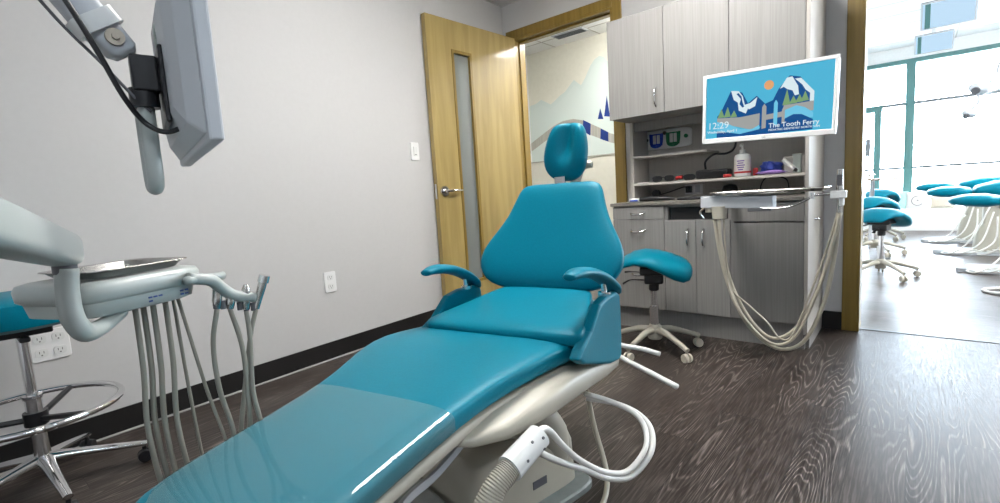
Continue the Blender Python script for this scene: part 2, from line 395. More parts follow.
# corridor behind the doorway
bm = new(); bb(bm, -4.6, -1.2, 5.2, 5.32, 0, H); struct('wall_corridor', bm, M['cream_wall'])
bm = new(); bb(bm, -1.32, -1.2, T+0.001, 5.2, 0, H); struct('wall_partition', bm, M['wall_far'])
bm = new(); bb(bm, -4.72, -4.6, T, 5.32, 0, H); bb(bm, -4.6, -3.14, T-0.02, T+0.06, 0, H); struct('wall_corridor_end', bm, M['wall_far'])
bm = new(); bb(bm, -4.6, -1.32, T, 5.2, H, H+0.04)
struct('ceiling.001', bm, M['ceil'])
bm = new()
for y in (4.3, 4.91): bb(bm, -4.6, -1.32, y-0.008, y+0.008, H-0.002, H)
for i in range(6): bb(bm, -4.0+i*0.61-0.008, -4.0+i*0.61+0.008, T, 5.2, H-0.002, H)
struct('trim_ceiling_grid', bm, M['laminate_pale'])
# mural on the corridor wall
mu = thing('wall_mural', 'pale mountain and bridge mural on the wall beyond the open door', 'mural', (-3.0, 5.2, 1.4))
def mu_(pts): return [(x+3.0, z-1.4) for x, z in pts]
mt = [(-4.5, 1.40), (-1.9, 1.385), (-1.9, 2.2), (-2.2, 2.35), (-2.45, 2.15), (-2.60, 2.28), (-2.69, 2.42), (-2.745, 2.49), (-2.80, 2.512), (-2.86, 2.49), (-2.92, 2.43), (-3.0, 2.30), (-3.055, 2.235), (-3.10, 2.27), (-3.15, 2.315), (-3.20, 2.27), (-3.28, 2.20), (-3.36, 2.165), (-3.44, 2.115), (-3.50, 2.085), (-3.57, 2.125), (-3.64, 2.165), (-3.72, 2.13), (-3.85, 2.11), (-3.95, 2.125), (-4.5, 2.25)]
archt = [(-3.95, 1.58), (-3.80, 1.66), (-3.61, 1.752), (-3.46, 1.82), (-3.33, 1.858), (-3.18, 1.862), (-3.05, 1.825), (-2.83, 1.71), (-2.70, 1.63), (-2.55, 1.575), (-2.3, 1.53), (-2.3, 1.43), (-2.55, 1.48), (-2.70, 1.525), (-2.83, 1.585), (-2.95, 1.64), (-3.05, 1.70), (-3.18, 1.745), (-3.33, 1.745), (-3.46, 1.71), (-3.61, 1.645), (-3.80, 1.555), (-3.95, 1.50)]
o_, u_, v_, n_ = (-3.0, 5.2, 1.4), (1, 0, 0), (0, 0, 1), (0, -1, 0)
def lm(items): return [(mu_(p), m) for p, m in items]
me_ = polys('mountain_print', lm([(mt, M['frost']), ([(x+0.0 if z > 1.45 else x, z if z < 1.45 else z-0.06) for x, z in mt], M['frost2']), (archt, M['arch']),
    ([(-3.045, 1.83), (-2.945, 1.772), (-2.955, 1.635), (-3.055, 1.70)], M['navy']), ([(-2.815, 1.70), (-2.722, 1.645), (-2.722, 1.535), (-2.825, 1.58)], M['navy']),
    ([(-2.848, 1.812), (-2.775, 1.80), (-2.812, 1.93)], M['navy']), ([(-2.765, 1.83), (-2.69, 1.815), (-2.722, 2.06)], M['navy']),
    ([(-3.90, 1.50), (-3.83, 1.52), (-3.86, 1.57)], M['navy'])]), (0, 0, 0), u_, v_, n_, mu, 0.0006)
bm = new(); bb(bm, -1.5, 1.35, -0.012, 0, -0.012, 0.0); obj('edge_strip', bm, M['arch'], mu)
bm = new(); bb(bm, -3.842, -3.834, 5.19, 5.199, 1.40, 2.74); struct('trim_wall_joint', bm, M['white_paint'])
v = thing('ceiling_vent', 'grey louvred air grille in the corridor ceiling beyond the door', 'vent', (-2.985, 4.885, H))
bm = new(); bb(bm, -0.20, 0.20, -0.075, 0.075, -0.010, -0.003); obj('frame', bm, M['grey_pl'], v)
bm = new()
for i in range(7): box(bm, (0, -0.055+i*0.018, -0.014), (0.36, 0.013, 0.003), rot=Matrix.Rotation(0.5, 3, 'X'))
obj('louvre', bm, M['frame_dark'], v)

# ------------------------------------------------------------------ far treatment room
H2 = 3.05; YW = 11.0
bm = new(); bb(bm, -1.32, 4.6, T, YW+0.2, H2, H2+0.05)
struct('ceiling.002', bm, M['ceil'])
bm = new()
for i in range(12): bb(bm, -1.2, 4.6, 4.4+i*0.61-0.008, 4.4+i*0.61+0.008, H2-0.002, H2)
for i in range(5): bb(bm, -0.8+i*1.22-0.008, -0.8+i*1.22+0.008, T, YW, H2-0.0025, H2-0.0005)
struct('trim_ceiling_grid.001', bm, M['laminate_pale'])
bm = new(); bb(bm, -1.32, -1.2, 5.2, YW+0.12, 0, H2); struct('wall_far_left', bm, M['wall_far'])
bm = new(); bb(bm, 4.6, 4.72, T, YW+0.12, 0, H2); bb(bm, 2.42, 4.6, T-0.1, T, 0, H2); bb(bm, -1.32, 2.42, T-0.05, T+0.0, H+0.05, H2); struct('wall_far_right', bm, M['wall_far'])
bm = new(); bb(bm, -1.2, 4.6, YW, YW+0.12, 2.84, H2); bb(bm, -1.2, 4.6, YW, YW+0.12, 0, 0.34)
bb(bm, -1.2, -0.9, YW, YW+0.12, 0.34, 2.84)
struct('wall_window', bm, M['wall_far'])
w = bpy.data.objects.new('window_1', None); COL.objects.link(w); w['kind'] = 'structure'; w.location = (0, YW, 0)
bm = new(); bb(bm, -0.9, 4.6, -0.03, 0.10, 2.77, 2.84); obj('head_rail', bm, M['frame_teal'], w)
bm = new(); bb(bm, -0.9, 4.6, -0.02, 0.08, 2.09, 2.135); obj('transom', bm, M['frame_dark'], w)
bm = new(); bb(bm, -0.9, 4.6, -0.02, 0.08, 1.010, 1.050); obj('rail', bm, M['frame_dark'], w)
for x, wd in ((-0.11, 0.125), (1.55, 0.12), (3.2, 0.12)):
    bm = new(); bb(bm, x-wd/2, x+wd/2, -0.05, 0.11, 0.34, 2.77); obj('mullion', bm, M['frame_teal'], w)
bm = new(); bb(bm, -0.585, -0.49, -0.04, 0.10, 0.34, 2.11); obj('mullion', bm, M['frame_teal'], w)
bm = new(); bb(bm, -0.9, -0.48, -0.045, 0.10, 2.03, 2.12); obj('door_head', bm, M['frame_teal'], w)
bm = new(); bb(bm, -0.9, 4.6, 0.03, 0.04, 0.34, 2.77); obj('glass', bm, M['glass'], w)
bm = new(); bb(bm, -1.2, 4.6, YW-0.6, YW, 0, 0.34); struct('trim_window_bench', bm, M['wall_far'])
bm = new(); bb(bm, -12, 16, YW+0.2, 40, -0.2, -0.1); struct('ground_outside', bm, M['outside'])

# ------------------------------------------------------------------ cabinets
CY = 3.16            # carcass front plane; doors stand 18 mm proud of it
def handle_v(parent, x, y, z, h=0.105):
    bm = new(); tube(bm, [(x, y, z+h/2), (x, y-0.024, z+h*0.32), (x, y-0.030, z), (x, y-0.024, z-h*0.32), (x, y, z-h/2)], [0.008, 0.0055, 0.006, 0.0055, 0.008], 10, 5)
    return obj('handle', bm, M['chrome'], parent, smooth=60)
def handle_h(parent, x, y, z, w=0.105):
    bm = new(); tube(bm, [(x-w/2, y, z), (x-w*0.32, y-0.022, z-0.010), (x, y-0.030, z-0.014), (x+w*0.32, y-0.022, z-0.010), (x+w/2, y, z)], [0.008, 0.0055, 0.006, 0.0055, 0.008], 10, 5)
    return obj('handle', bm, M['chrome'], parent, smooth=60)
def panel(name, parent, x0, x1, z0, z1, y=0.0, th=0.018, m='laminate'):
    g = 0.0015
    bm = new(); bb(bm, x0+g, x1-g, y-th, y, z0+g, z1-g)
    return obj(name, bm, M[m], parent, bevel=0.0012, seg=1)
D = YB-CY-0.004
def carcass(parent, x0, x1, z0, z1, d=D, m='laminate', name='body'):
    """open box: sides, back, top and bottom"""
    bm = new(); t_ = 0.018
    bb(bm, x0, x0+t_, 0, d, z0, z1); bb(bm, x1-t_, x1, 0, d, z0, z1)
    bb(bm, x0+t_, x1-t_, d-t_, d, z0, z1); bb(bm, x0+t_, x1-t_, 0, d-t_, z0, z0+t_); bb(bm, x0+t_, x1-t_, 0, d-t_, z1-t_, z1)
    return obj(name, bm, M[m], parent)
ZD = 0.155; ZT = 0.868
# drawer unit
X0, X1, X2, X3 = -1.632, -1.262, -0.852, -0.466
c = thing('drawer_cabinet', 'grey base cabinet of three drawers left of the door cupboard', 'cabinet', ((X0+X1)/2, CY, 0)); w2 = (X1-X0)/2
carcass(c, -w2, w2, ZD, ZT)
for z0, z1, hz in ((0.775, 0.862, 0.818), (0.515, 0.775, 0.70), (ZD, 0.515, 0.40)):
    dr = panel('drawer', c, -w2, w2, z0, z1); handle_h(dr, 0.0, -0.018, hz+ (0.004))
bm = new(); bb(bm, -w2, w2, 0.025, D, 0.0, ZD); obj('plinth', bm, M['laminate'], c)
# double door cupboard with an open slot above
c = thing('door_cupboard', 'grey base cupboard of two doors under a dark open slot', 'cabinet', ((X1+X2)/2, CY, 0)); w2 = (X2-X1)/2
carcass(c, -w2, w2, ZD, ZT)
bm = new(); bb(bm, -w2+0.018, w2-0.018, 0.006, D-0.02, 0.745, 0.765); obj('shelf', bm, M['laminate'], c)
dl = panel('door', c, -w2, -0.0, ZD, 0.765); handle_v(dl, -0.048, -0.018, 0.65, 0.11)
dr = panel('door', c, 0.0, w2, ZD, 0.765); handle_v(dr, 0.048, -0.018, 0.65, 0.11)
bm = new(); bb(bm, -w2, w2, 0.025, D, 0.0, ZD); obj('plinth', bm, M['laminate'], c)
bm = new(); bb(bm, -w2+0.02, w2-0.02, 0.03, 0.035, 0.768, 0.848); obj('slot_shade', bm, M['shade_sheet'], c)  # black sheet stands in for the shade inside the open slot
# plain wide unit
c = thing('panelled_cabinet', 'grey base cabinet with one wide plain door behind the hanging hoses', 'cabinet', ((X2+X3)/2, CY, 0)); w2 = (X3-X2)/2
carcass(c, -w2, w2, ZD, ZT)
panel('door', c, -w2+0.0, w2, ZD, 0.745); panel('false_front', c, -w2, w2, 0.750, 0.862)
bm = new(); bb(bm, -w2, w2, 0.025, D, 0.0, ZD); obj('plinth', bm, M['laminate'], c)
# counter
ct = obj('countertop', bb(new(), -1.645, X3, CY-0.03, YB-0.006, ZT+0.001, ZT+0.022), M['counter'], bevel=0.003)
tag(ct, 'thin brown-grey worktop running over the three base cabinets', 'countertop')
# tall end panel
ep = thing('tall_end_panel', 'tall pale laminate panel closing the right end of the cabinets', 'panel', (X3+0.010, CY, 0))
bm = new(); bb(bm, -0.0095, 0.0095, -0.018, D, 0.10, 2.118); obj('panel', bm, M['laminate_pale'], ep, bevel=0.001, seg=1)
bm = new(); bb(bm, -0.0095, 0.0095, 0.06, D, 0.0, 0.10); obj('plinth', bm, M['laminate'], ep)
bm = new(); tube(bm, [(0.0095, 0.20, 0.745), (0.028, 0.21, 0.745), (0.028, 0.27, 0.745), (0.0095, 0.28, 0.745)], 0.005, 8, 4); obj('hook', bm, M['chrome'], ep, smooth=60)
# upper cabinets
ZU, ZUT = 1.468, 2.118
c = thing('wall_cupboard', 'grey wall cupboard with two doors above the shelves, left of the taller one', 'cabinet', ((X0+X2)/2, CY, 0)); w2 = (X2-X0)/2
carcass(c, -w2, w2, ZU, ZUT)
dl = panel('door', c, -w2, 0.0, ZU-0.004, ZUT); handle_v(dl, -0.055, -0.018, 1.57, 0.12)
panel('door', c, 0.0, w2, ZU-0.004, ZUT)
c = thing('wall_cupboard', 'grey wall cupboard with one plain door behind the lit screen', 'cabinet', ((X2+X3)/2, CY, 0)); w2 = (X3-X2)/2
carcass(c, -w2, w2, ZU, ZUT); panel('door', c, -w2, w2, ZU-0.004, ZUT)
# hutch with shelves
hu = thing('shelf_unit', 'open shelf unit on the worktop under the wall cupboards', 'shelves', (0, 0, 0))
HY = 3.43; z0 = ZT+0.023
bm = new(); bb(bm, -1.620, -1.598, HY, YB-0.02, z0, ZU-0.002); obj('side_panel', bm, M['laminate_pale'], hu, bevel=0.001)
bm = new(); bb(bm, -0.502, -0.480, HY, YB-0.02, z0, ZU-0.002); obj('side_panel', bm, M['laminate_pale'], hu, bevel=0.001)
bm = new(); bb(bm, -1.598, -0.502, YB-0.02, YB-0.006, z0, ZU-0.002); obj('back_panel', bm, M['laminate_pale'], hu)
bm = new(); bb(bm, -1.598, -1.075, HY+0.0, YB-0.02, 1.203, 1.219); obj('shelf', bm, M['laminate_pale'], hu, bevel=0.001)
bm = new(); bb(bm, -1.598, -0.502, HY+0.0, YB-0.02, 1.004, 1.022); obj('shelf', bm, M['laminate_pale'], hu, bevel=0.001)
bm = new(); bb(bm, -1.598, -0.502, HY+0.02, HY+0.038, 1.40, ZU-0.002); obj('valance', bm, M['laminate'], hu)
S1, S2, S0 = 1.219, 1.022, ZT+0.023

# gas outlet plate
g = thing('gas_outlet_plate', 'white wall plate with blue and green gas outlets on the top shelf', 'outlet plate', (-1.455, YB-0.021, 1.345))
bm = new(); loft(bm, [[(x, y, z) for x, z in sup(40, 0.195, 0.072, 7)] for y in (0.0, -0.008)] + [[(x*0.97, -0.012, z*0.95) for x, z in sup(40, 0.195, 0.072, 7)]]); obj('plate', bm, M['white_paint'], g, smooth=30)
for cx, m in ((-0.070, 'blue'), (0.060, 'green')):
    bm = new()
    tube(bm, [(cx-0.048, -0.02, 0.045), (cx-0.042, -0.024, -0.03), (cx-0.02, -0.026, -0.052), (cx+0.02, -0.026, -0.052), (cx+0.042, -0.024, -0.03), (cx+0.048, -0.02, 0.045)], 0.008, 8, 4)
    bb(bm, cx-0.044, cx+0.044, -0.016, -0.010, -0.045, 0.045)
    fr = obj('outlet', bm, M[m], g)
    bm = new(); bb(bm, cx-0.026, cx-0.004, -0.022, -0.016, -0.03, 0.035); bb(bm, cx+0.004, cx+0.026, -0.022, -0.016, -0.03, 0.035); obj('label_pad', bm, M['s_none'] if 's_none' in M else M['white_pl'], fr)
for cx in (-0.150, -0.005, 0.155):
    bm = new(); cyl(bm, (cx, -0.010, 0.005 if cx != -0.005 else 0.045), (cx, -0.024, 0.005 if cx != -0.005 else 0.045), 0.014, None, 16); obj('knob', bm, M['black'] if cx != 0.155 else M['green'], g, smooth=40)

# things on the middle shelf
s = thing('sunglasses', 'dark tinted safety glasses lying at left on the middle shelf', 'glasses', (-1.42, 3.54, S2))
bm = new()
for dx in (-0.045, 0.045):
    loft(bm, [[(dx+x, y, 0.024+z) for x, z in sup(20, 0.036, 0.022, 3)] for y in (-0.004, 0.004)])
obj('lens', bm, M['black'], s, smooth=40)
for sx_ in (-1, 1):
    bm = new(); tube(bm, [(0.083*sx_, 0, 0.03), (0.085*sx_, 0.05, 0.02), (0.08*sx_, 0.12, 0.008)], 0.003, 6, 4); obj('temple', bm, M['black'], s, smooth=60)
bm = new(); tube(bm, [(-0.012, 0, 0.03), (0, 0, 0.034), (0.012, 0, 0.03)], 0.003, 6, 4); obj('bridge', bm, M['black'], s, smooth=60)
s = thing('safety_glasses', 'orange and black glasses beside the dark tinted pair', 'glasses', (-1.285, 3.57, S2))
bm = new(); tube(bm, [(-0.05, 0, 0.02), (-0.02, -0.01, 0.026), (0.0, -0.01, 0.024)], 0.014, 8, 4); obj('temple', bm, M['red'], s, smooth=60)
bm = new(); loft(bm, [[(0.045+x, y, 0.022+z) for x, z in sup(20, 0.042, 0.021, 3)] for y in (-0.006, 0.006)]); obj('lens', bm, M['black'], s, smooth=40)
s = tag(obj('paper_sheet', bb(new(), -1.585, -1.50, 3.46, 3.58, S2, S2+0.006), M['white_cloth']), 'white folded paper at the left end of the middle shelf', 'paper')
bm = new(); bb(bm, -1.175, -0.960, 3.50, 3.60, S2+0.001, S2+0.062); s = tag(obj('power_brick', bm, M['black'], bevel=0.012, seg=3), 'black rectangular power brick on the middle shelf', 'power supply')
bm = new(); tube(bm, [(-1.12, 3.55, S2+0.066), (-1.12, 3.55, S2+0.12), (-1.07, 3.57, S2+0.165), (-0.99, 3.58, S2+0.165), (-0.945, 3.60, S2+0.20), (-0.93, 3.62, S2+0.30), (-0.93, 3.66, S2+0.372)], 0.0075, 10, 6); tag(obj('power_cable', bm, M['black'], smooth=60), 'thick black cable rising from the power brick behind the screen', 'cable')
s = thing('soap_bottle', 'white pump bottle with a violet label on the middle shelf', 'bottle', (-0.875, 3.52, S2))
bm = new(); lathe(bm, [(0.045, 0.001), (0.050, 0.006), (0.050, 0.125), (0.044, 0.142), (0.020, 0.152), (0.016, 0.160)]); obj('body', bm, M['white_pl'], s, smooth=40)
bm = new(); lathe(bm, [(0.0505, 0.035), (0.0508, 0.036), (0.0508, 0.112), (0.0505, 0.113)]); lb = obj('label', bm, M['white_cloth'], s, smooth=40)
bm = new()
for i, wd in enumerate((0.9, 0.7, 1.0, 0.8, 0.6)):
    a0 = -PI/2-wd*0.5; a1 = -PI/2+wd*0.5; z = 0.098-i*0.014
    loft(bm, [[(0.0514*math.cos(a0+(a1-a0)*k/8), 0.0514*math.sin(a0+(a1-a0)*k/8), z+dz) for k in range(9)] for dz in (0, 0.007)], cap=False, closed=False)
obj('print', bm, M['purple'], lb)
bm = new(); lathe(bm, [(0.051, 0.022), (0.0512, 0.023), (0.0512, 0.033), (0.051, 0.034)]); obj('band', bm, M['red'], s, smooth=40)
bm = new(); lathe(bm, [(0.018, 0.158), (0.018, 0.175), (0.007, 0.178), (0.007, 0.205)]); tube(bm, [(0, 0, 0.205), (0.0, -0.012, 0.210), (0.0, -0.045, 0.200)], 0.008, 8, 4); obj('pump', bm, M['white_pl'], s, smooth=40)
bm = new(); box(bm, (-0.955, 3.465, S2+0.012), (0.05, 0.045, 0.022), 0.3); tag(obj('red_case', bm, M['red'], bevel=0.006), 'small red case left of the pump bottle', 'case')
bm = new(); box(bm, (-0.800, 3.53, S2+0.026), (0.03, 0.03, 0.05), 0.3); tag(obj('red_tube', bm, M['red'], bevel=0.008), 'small red carton right of the pump bottle', 'carton')
def lump(name, c, s, m, seed, label, cat, amp=0.28):
    random.seed(seed); bm = new(); bmesh.ops.create_icosphere(bm, subdivisions=3, radius=1)
    ph = [random.uniform(0, 6) for _ in range(6)]
    for q in bm.verts:
        p = q.co; f = 1+amp*(math.sin(4*p.x+ph[0])*math.cos(5*p.y+ph[1])+0.5*math.sin(9*p.z+ph[2]+3*p.x))
        q.co = Vector((p.x*s[0]*f, p.y*s[1]*f, max(-s[2], p.z*s[2]*f)))+Vector(c)
    return tag(obj(name, bm, m, smooth=180), label, cat)
lump('rubber_glove', (-0.715, 3.56, S2+0.045), (0.055, 0.05, 0.042), M['navy_glove'], 3, 'crumpled dark blue glove on the middle shelf by the bottle', 'glove')
lump('lilac_pouch', (-0.705, 3.49, S2+0.014), (0.085, 0.03, 0.012), M['lilac'], 5, 'flat lilac pouch lying in front of the blue glove', 'pouch', 0.15)
s = thing('wrapped_syringe', 'white tube leaning across the small packets at the shelf end', 'tube', (-0.59, 3.50, S2))
bm = new(); cyl(bm, (-0.045, 0.0, 0.088), (0.018, -0.01, 0.024), 0.013, None, 14); obj('barrel', bm, M['white_pl'], s, smooth=40)
bm = new(); cyl(bm, (0.018, -0.01, 0.024), (0.032, -0.012, 0.012), 0.012, 0.009, 12); obj('tip', bm, M['black'], s, smooth=40)
for i, (x, y, w_, h_, m, lab) in enumerate(((-0.625, 3.59, 0.055, 0.105, 'white_cloth', 'clear white packet leaning behind the white tube'), (-0.578, 3.60, 0.05, 0.12, 'frost', 'pale blue packet standing on the middle shelf'), (-0.532, 3.59, 0.035, 0.115, 'laminate_pale', 'beige packet at the right end of the middle shelf'))):
    bm = new(); box(bm, (x, y, S2+h_/2+0.002), (w_, 0.016, h_), 0.25-0.2*i); tag(obj('packet', bm, M[m], bevel=0.005), lab, 'packet')
# things on the worktop
s = thing('wall_socket', 'white double socket on the back panel under the middle shelf', 'socket', (-1.255, YB-0.021, 0.955))
bm = new(); bb(bm, -0.065, 0.065, -0.006, 0, -0.037, 0.037); obj('plate', bm, M['white_paint'], s, bevel=0.003)
bm = new(); bb(bm, 0.012, 0.048, -0.010, -0.006, -0.025, 0.025); obj('outlet', bm, M['grey_pl'], s, bevel=0.003)
bm = new(); bb(bm, -0.05, -0.01, -0.035, -0.0065, -0.025, 0.025); tube(bm, [(-0.03, -0.03, 0.0), (-0.05, -0.06, 0.02), (-0.16, -0.05, -0.01), (-0.26, -0.06, -0.035)], 0.005, 8, 5); obj('plug', bm, M['black'], s)
s = thing('webcam', 'round black speaker puck with a cord under the middle shelf', 'speaker', (-1.50, 3.60, S0))
bm = new(); cyl(bm, (0, 0.012, 0.045), (0, -0.015, 0.045), 0.030, None, 24); bb(bm, -0.006, 0.006, -0.01, 0.01, 0, 0.02); obj('body', bm, M['black'], s, smooth=40)
bm = new(); lathe(bm, [(0.035, 0.0), (0.035, 0.004)], n=24); obj('foot', bm, M['black'], s, smooth=40)
s.name = 'speaker_puck'
bm = new(); lathe(bm, [(0.052, 0.0), (0.052, 0.05), (0.040, 0.078), (0.012, 0.088)], (-0.965, 3.56, S0)); tag(obj('tape_dispenser', bm, M['black'], smooth=40), 'domed black dispenser on the worktop below the power brick', 'dispenser')
s = thing('curing_light', 'slim black handpiece with a white and blue end on the worktop', 'handpiece', (-1.50, 3.30, S0))
bm = new(); box(bm, (-0.035, 0, 0.014), (0.075, 0.04, 0.022)); obj('white_end', bm, M['white_pl'], s, bevel=0.005)
bm = new(); box(bm, (-0.035, -0.021, 0.009), (0.06, 0.003, 0.010)); obj('blue_band', bm, M['blue'], s)
bm = new(); tube(bm, [(0.003, 0, 0.014), (0.08, 0.01, 0.018), (0.16, 0.02, 0.016), (0.24, 0.04, 0.010)], [0.016, 0.018, 0.013, 0.006], 10, 5); obj('body', bm, M['black'], s, smooth=60)
s = thing('keyboard', 'black keyboard lying on the worktop behind the assistant unit', 'keyboard', (-1.0, 3.33, S0))
bm = new(); bb(bm, -0.22, 0.22, -0.065, 0.065, 0.0, 0.014); obj('case', bm, M['black'], s, bevel=0.004)
bm = new()
for r_ in range(4):
    for k in range(14): bb(bm, -0.205+k*0.0295, -0.205+k*0.0295+0.025, -0.055+r_*0.028, -0.055+r_*0.028+0.023, 0.0142, 0.018)
obj('keys', bm, M['mark'], s)
bm = new(); tube(bm, [(-0.62, 3.62, S0+0.012), (-0.64, 3.60, S0+0.10), (-0.75, 3.62, S0+0.115), (-0.79, 3.63, S0+0.06), (-0.78, 3.62, S0+0.012)], 0.004, 8, 6); tag(obj('loop_cable', bm, M['black'], smooth=60), 'thin black cable loop standing at the right end of the worktop', 'cable')

# ------------------------------------------------------------------ lit screen on the cabinet arm
mo = thing('patient_monitor', 'white framed screen showing mountains, clock and bridge artwork', 'monitor', (-0.555, 2.62, 1.325))
# corners from the front: left edge further away, right edge nearer
UL, UR = Vector((-0.835, 2.62, 1.530)), Vector((-0.268, 2.62, 1.512))
lft = Vector((-0.832, 2.62, 0)); rgt = Vector((-0.270, 2.62, 0))
wv = (rgt-lft); W = wv.length; u = wv.normalized(); nrm = Vector((u.y, -u.x, 0)); vz = Vector((0, 0, 1)); 
tilt = 0.02
cen = Vector((-0.551, 2.62, 1.352)); HH = 0.175+0.0
loc = lambda p: p-Vector(mo.location)
u = Vector((math.cos(-0.035), 0, math.sin(-0.035))); vz = Vector((math.sin(0.035), 0, math.cos(0.035))); nrm = Vector((0, -1, 0))
o = loc(cen); hw, hh = 0.284, 0.168
def rect(x0, x1, z0, z1): return [(x0, z0), (x1, z0), (x1, z1), (x0, z1)]
bm = new(); prism(bm, sup(48, hw, hh, 26), o, u, vz, (0, 0.022, 0)); 
prism(bm, sup(40, hw*0.8, hh*0.72, 8), o+Vector((0, 0.022, 0)), u, vz, (0, 0.022, 0)); obj('housing', bm, M['white_pl'], mo, smooth=30)
bz = 0.016; bzb = 0.024
bm = new()
for r_ in (rect(-hw, hw, hh-bz, hh), rect(-hw, hw, -hh, -hh+bzb), rect(-hw, -hw+bz, -hh+bzb, hh-bz), rect(hw-bz, hw, -hh+bzb, hh-bz)):
    prism(bm, r_, o, u, vz, (0, -0.008, 0))
obj('bezel', bm, M['white_pl'], mo, bevel=0.002)
sw0, sw1, sh0, sh1 = -hw+bz, hw-bz, -hh+bzb, hh-bz
SWW, SHH = sw1-sw0, sh1-sh0
def q(pts): return [(sw0+x*SWW, sh0+y*SHH) for x, y in pts]   # unit square to screen
art = [(rect(sw0, sw1, sh0, sh1), M['s_sky'])]
art += [(q([(0.10, 0.36), (0.13, 0.42), (0.215, 0.75), (0.31, 0.70), (0.36, 0.52), (0.43, 0.62), (0.50, 0.48), (0.56, 0.52), (0.60, 0.68), (0.68, 0.86), (0.76, 0.82), (0.865, 0.55), (0.865, 0.40), (0.10, 0.28)]), M['s_navy'])]
art += [(q([(0.215, 0.75), (0.28, 0.73), (0.315, 0.64), (0.335, 0.50), (0.37, 0.42), (0.42, 0.46), (0.435, 0.60), (0.38, 0.52), (0.345, 0.36), (0.285, 0.42), (0.275, 0.55), (0.24, 0.60)]), M['s_white'])]
art += [(q([(0.262, 0.69), (0.30, 0.60), (0.29, 0.52), (0.315, 0.46), (0.33, 0.47), (0.315, 0.55), (0.305, 0.64), (0.28, 0.70)]), M['s_navy'])]
art += [(q([(0.61, 0.68), (0.66, 0.83), (0.70, 0.84), (0.745, 0.69), (0.755, 0.56), (0.725, 0.55), (0.705, 0.63), (0.665, 0.66), (0.64, 0.70)]), M['s_white'])]
art += [(q([(0.72, 0.80), (0.765, 0.80), (0.865, 0.58), (0.865, 0.44), (0.835, 0.44), (0.835, 0.56), (0.80, 0.62), (0.775, 0.70)]), M['s_white'])]
art += [(q([(0.76, 0.64), (0.80, 0.55), (0.815, 0.47), (0.80, 0.44), (0.77, 0.52)]), M['s_navy'])]
cx, cy = 0.525, 0.76
art += [(q([(cx+0.038*math.cos(t_*PI/12), cy+0.072*math.sin(t_*PI/12)) for t_ in range(24)]), M['s_orange'])]
art += [(q([(0.10, 0.33), (0.30, 0.31), (0.46, 0.34), (0.46, 0.13), (0.38, 0.10), (0.24, 0.18), (0.10, 0.25)]), M['s_grey'])]
art += [(q([(0.10, 0.27), (0.2, 0.22), (0.30, 0.12), (0.40, 0.10), (0.46, 0.16), (0.46, 0.02), (0.10, 0.02)]), M['s_sky2'])]
art += [(q([(0.645, 0.42), (0.865, 0.44), (0.865, 0.30), (0.78, 0.29), (0.66, 0.22), (0.645, 0.22)]), M['s_grey'])]
art += [(q([(0.645, 0.34), (0.74, 0.40), (0.80, 0.36), (0.865, 0.27), (0.865, 0.2), (0.645, 0.15)]), M['s_sky2'])]
art += [(q([(0.10, 0.12), (0.20, 0.08), (0.30, 0.04), (0.46, 0.09), (0.50, 0.25), (0.645, 0.18), (0.66, 0.22), (0.72, 0.27), (0.78, 0.26), (0.865, 0.17), (0.865, 0.02), (0.5, -0.0), (0.10, 0.0)]), M['s_navy'])]
art += [(q([(0.46, 0.35), (0.645, 0.38), (0.645, 0.18), (0.46, 0.13)]), M['s_navy'])]
art += [(q([(0.485, 0.30), (0.64, 0.33), (0.64, 0.25), (0.485, 0.22)]), M['s_grey'])]
for xa, ya, yb, wd in ((0.495, 0.09, 0.48, 0.017), (0.585, 0.12, 0.52, 0.015), (0.645, 0.14, 0.40, 0.011)):
    art += [(q([(xa-wd, ya), (xa+wd, ya+0.01), (xa+wd, yb-0.05), (xa, yb), (xa-wd, yb-0.05)]), M['s_sky2'] if xa > 0.52 and xa < 0.6 else M['s_grey'])]
for xa, ya, h_ in ((0.135, 0.33, 0.15), (0.19, 0.33, 0.17), (0.245, 0.32, 0.11), (0.665, 0.42, 0.24), (0.715, 0.43, 0.12), (0.76, 0.44, 0.12), (0.80, 0.45, 0.15)):
    art += [(q([(xa-0.03, ya), (xa+0.03, ya+0.005), (xa+0.002, ya+h_)]), M['s_green'])]
polys('screen_picture', art, o+Vector((0, -0.001, 0)), u, vz, nrm, mo, 0.00018, 0.0002)
def sp(x, y): return o+u*(sw0+x*SWW)+vz*(sh0+y*SHH)+Vector((0, -0.001, 0))
text('clock_text', '12:29', 0.046, sp(0.018, 0.155), u, vz, nrm, M['s_white'], mo, 0.0, lift=0.0062)
text('date_text', 'Wednesday, April 1', 0.0175, sp(0.018, 0.085), u, vz, nrm, M['s_white'], mo, 0.0003, lift=0.0062)
text('title_text', 'The Tooth Ferry', 0.0295, sp(0.535, 0.095), u, vz, nrm, M['s_white'], mo, 0.0003, lift=0.0062)
text('subtitle_text', 'PEDIATRIC DENTISTRY NORTH VAN', 0.0125, sp(0.535, 0.045), u, vz, nrm, M['s_white'], mo, 0.0002, lift=0.0062)
text('brand_text', 'LG', 0.013, o+u*(-0.008)+vz*(-hh+0.006), u, vz, nrm, M['mark'], mo, 0.0, lift=0.0088)
bm = new(); bb(bm, -0.05, 0.05, 0.046, 0.056, -0.05, 0.05); tube(bm, [(0, 0.05, 0.0), (0, 0.20, -0.01), (-0.05, 0.35, -0.02)], 0.022, 12, 4); bb(bm, -0.12, 0.02, 0.34, 0.365, -0.08, 0.04)
bb(bm, -0.12, 0.02, 0.364, 0.52, 0.145, 0.16) if False else None
obj('bracket_arm', bm, M['black'], mo)

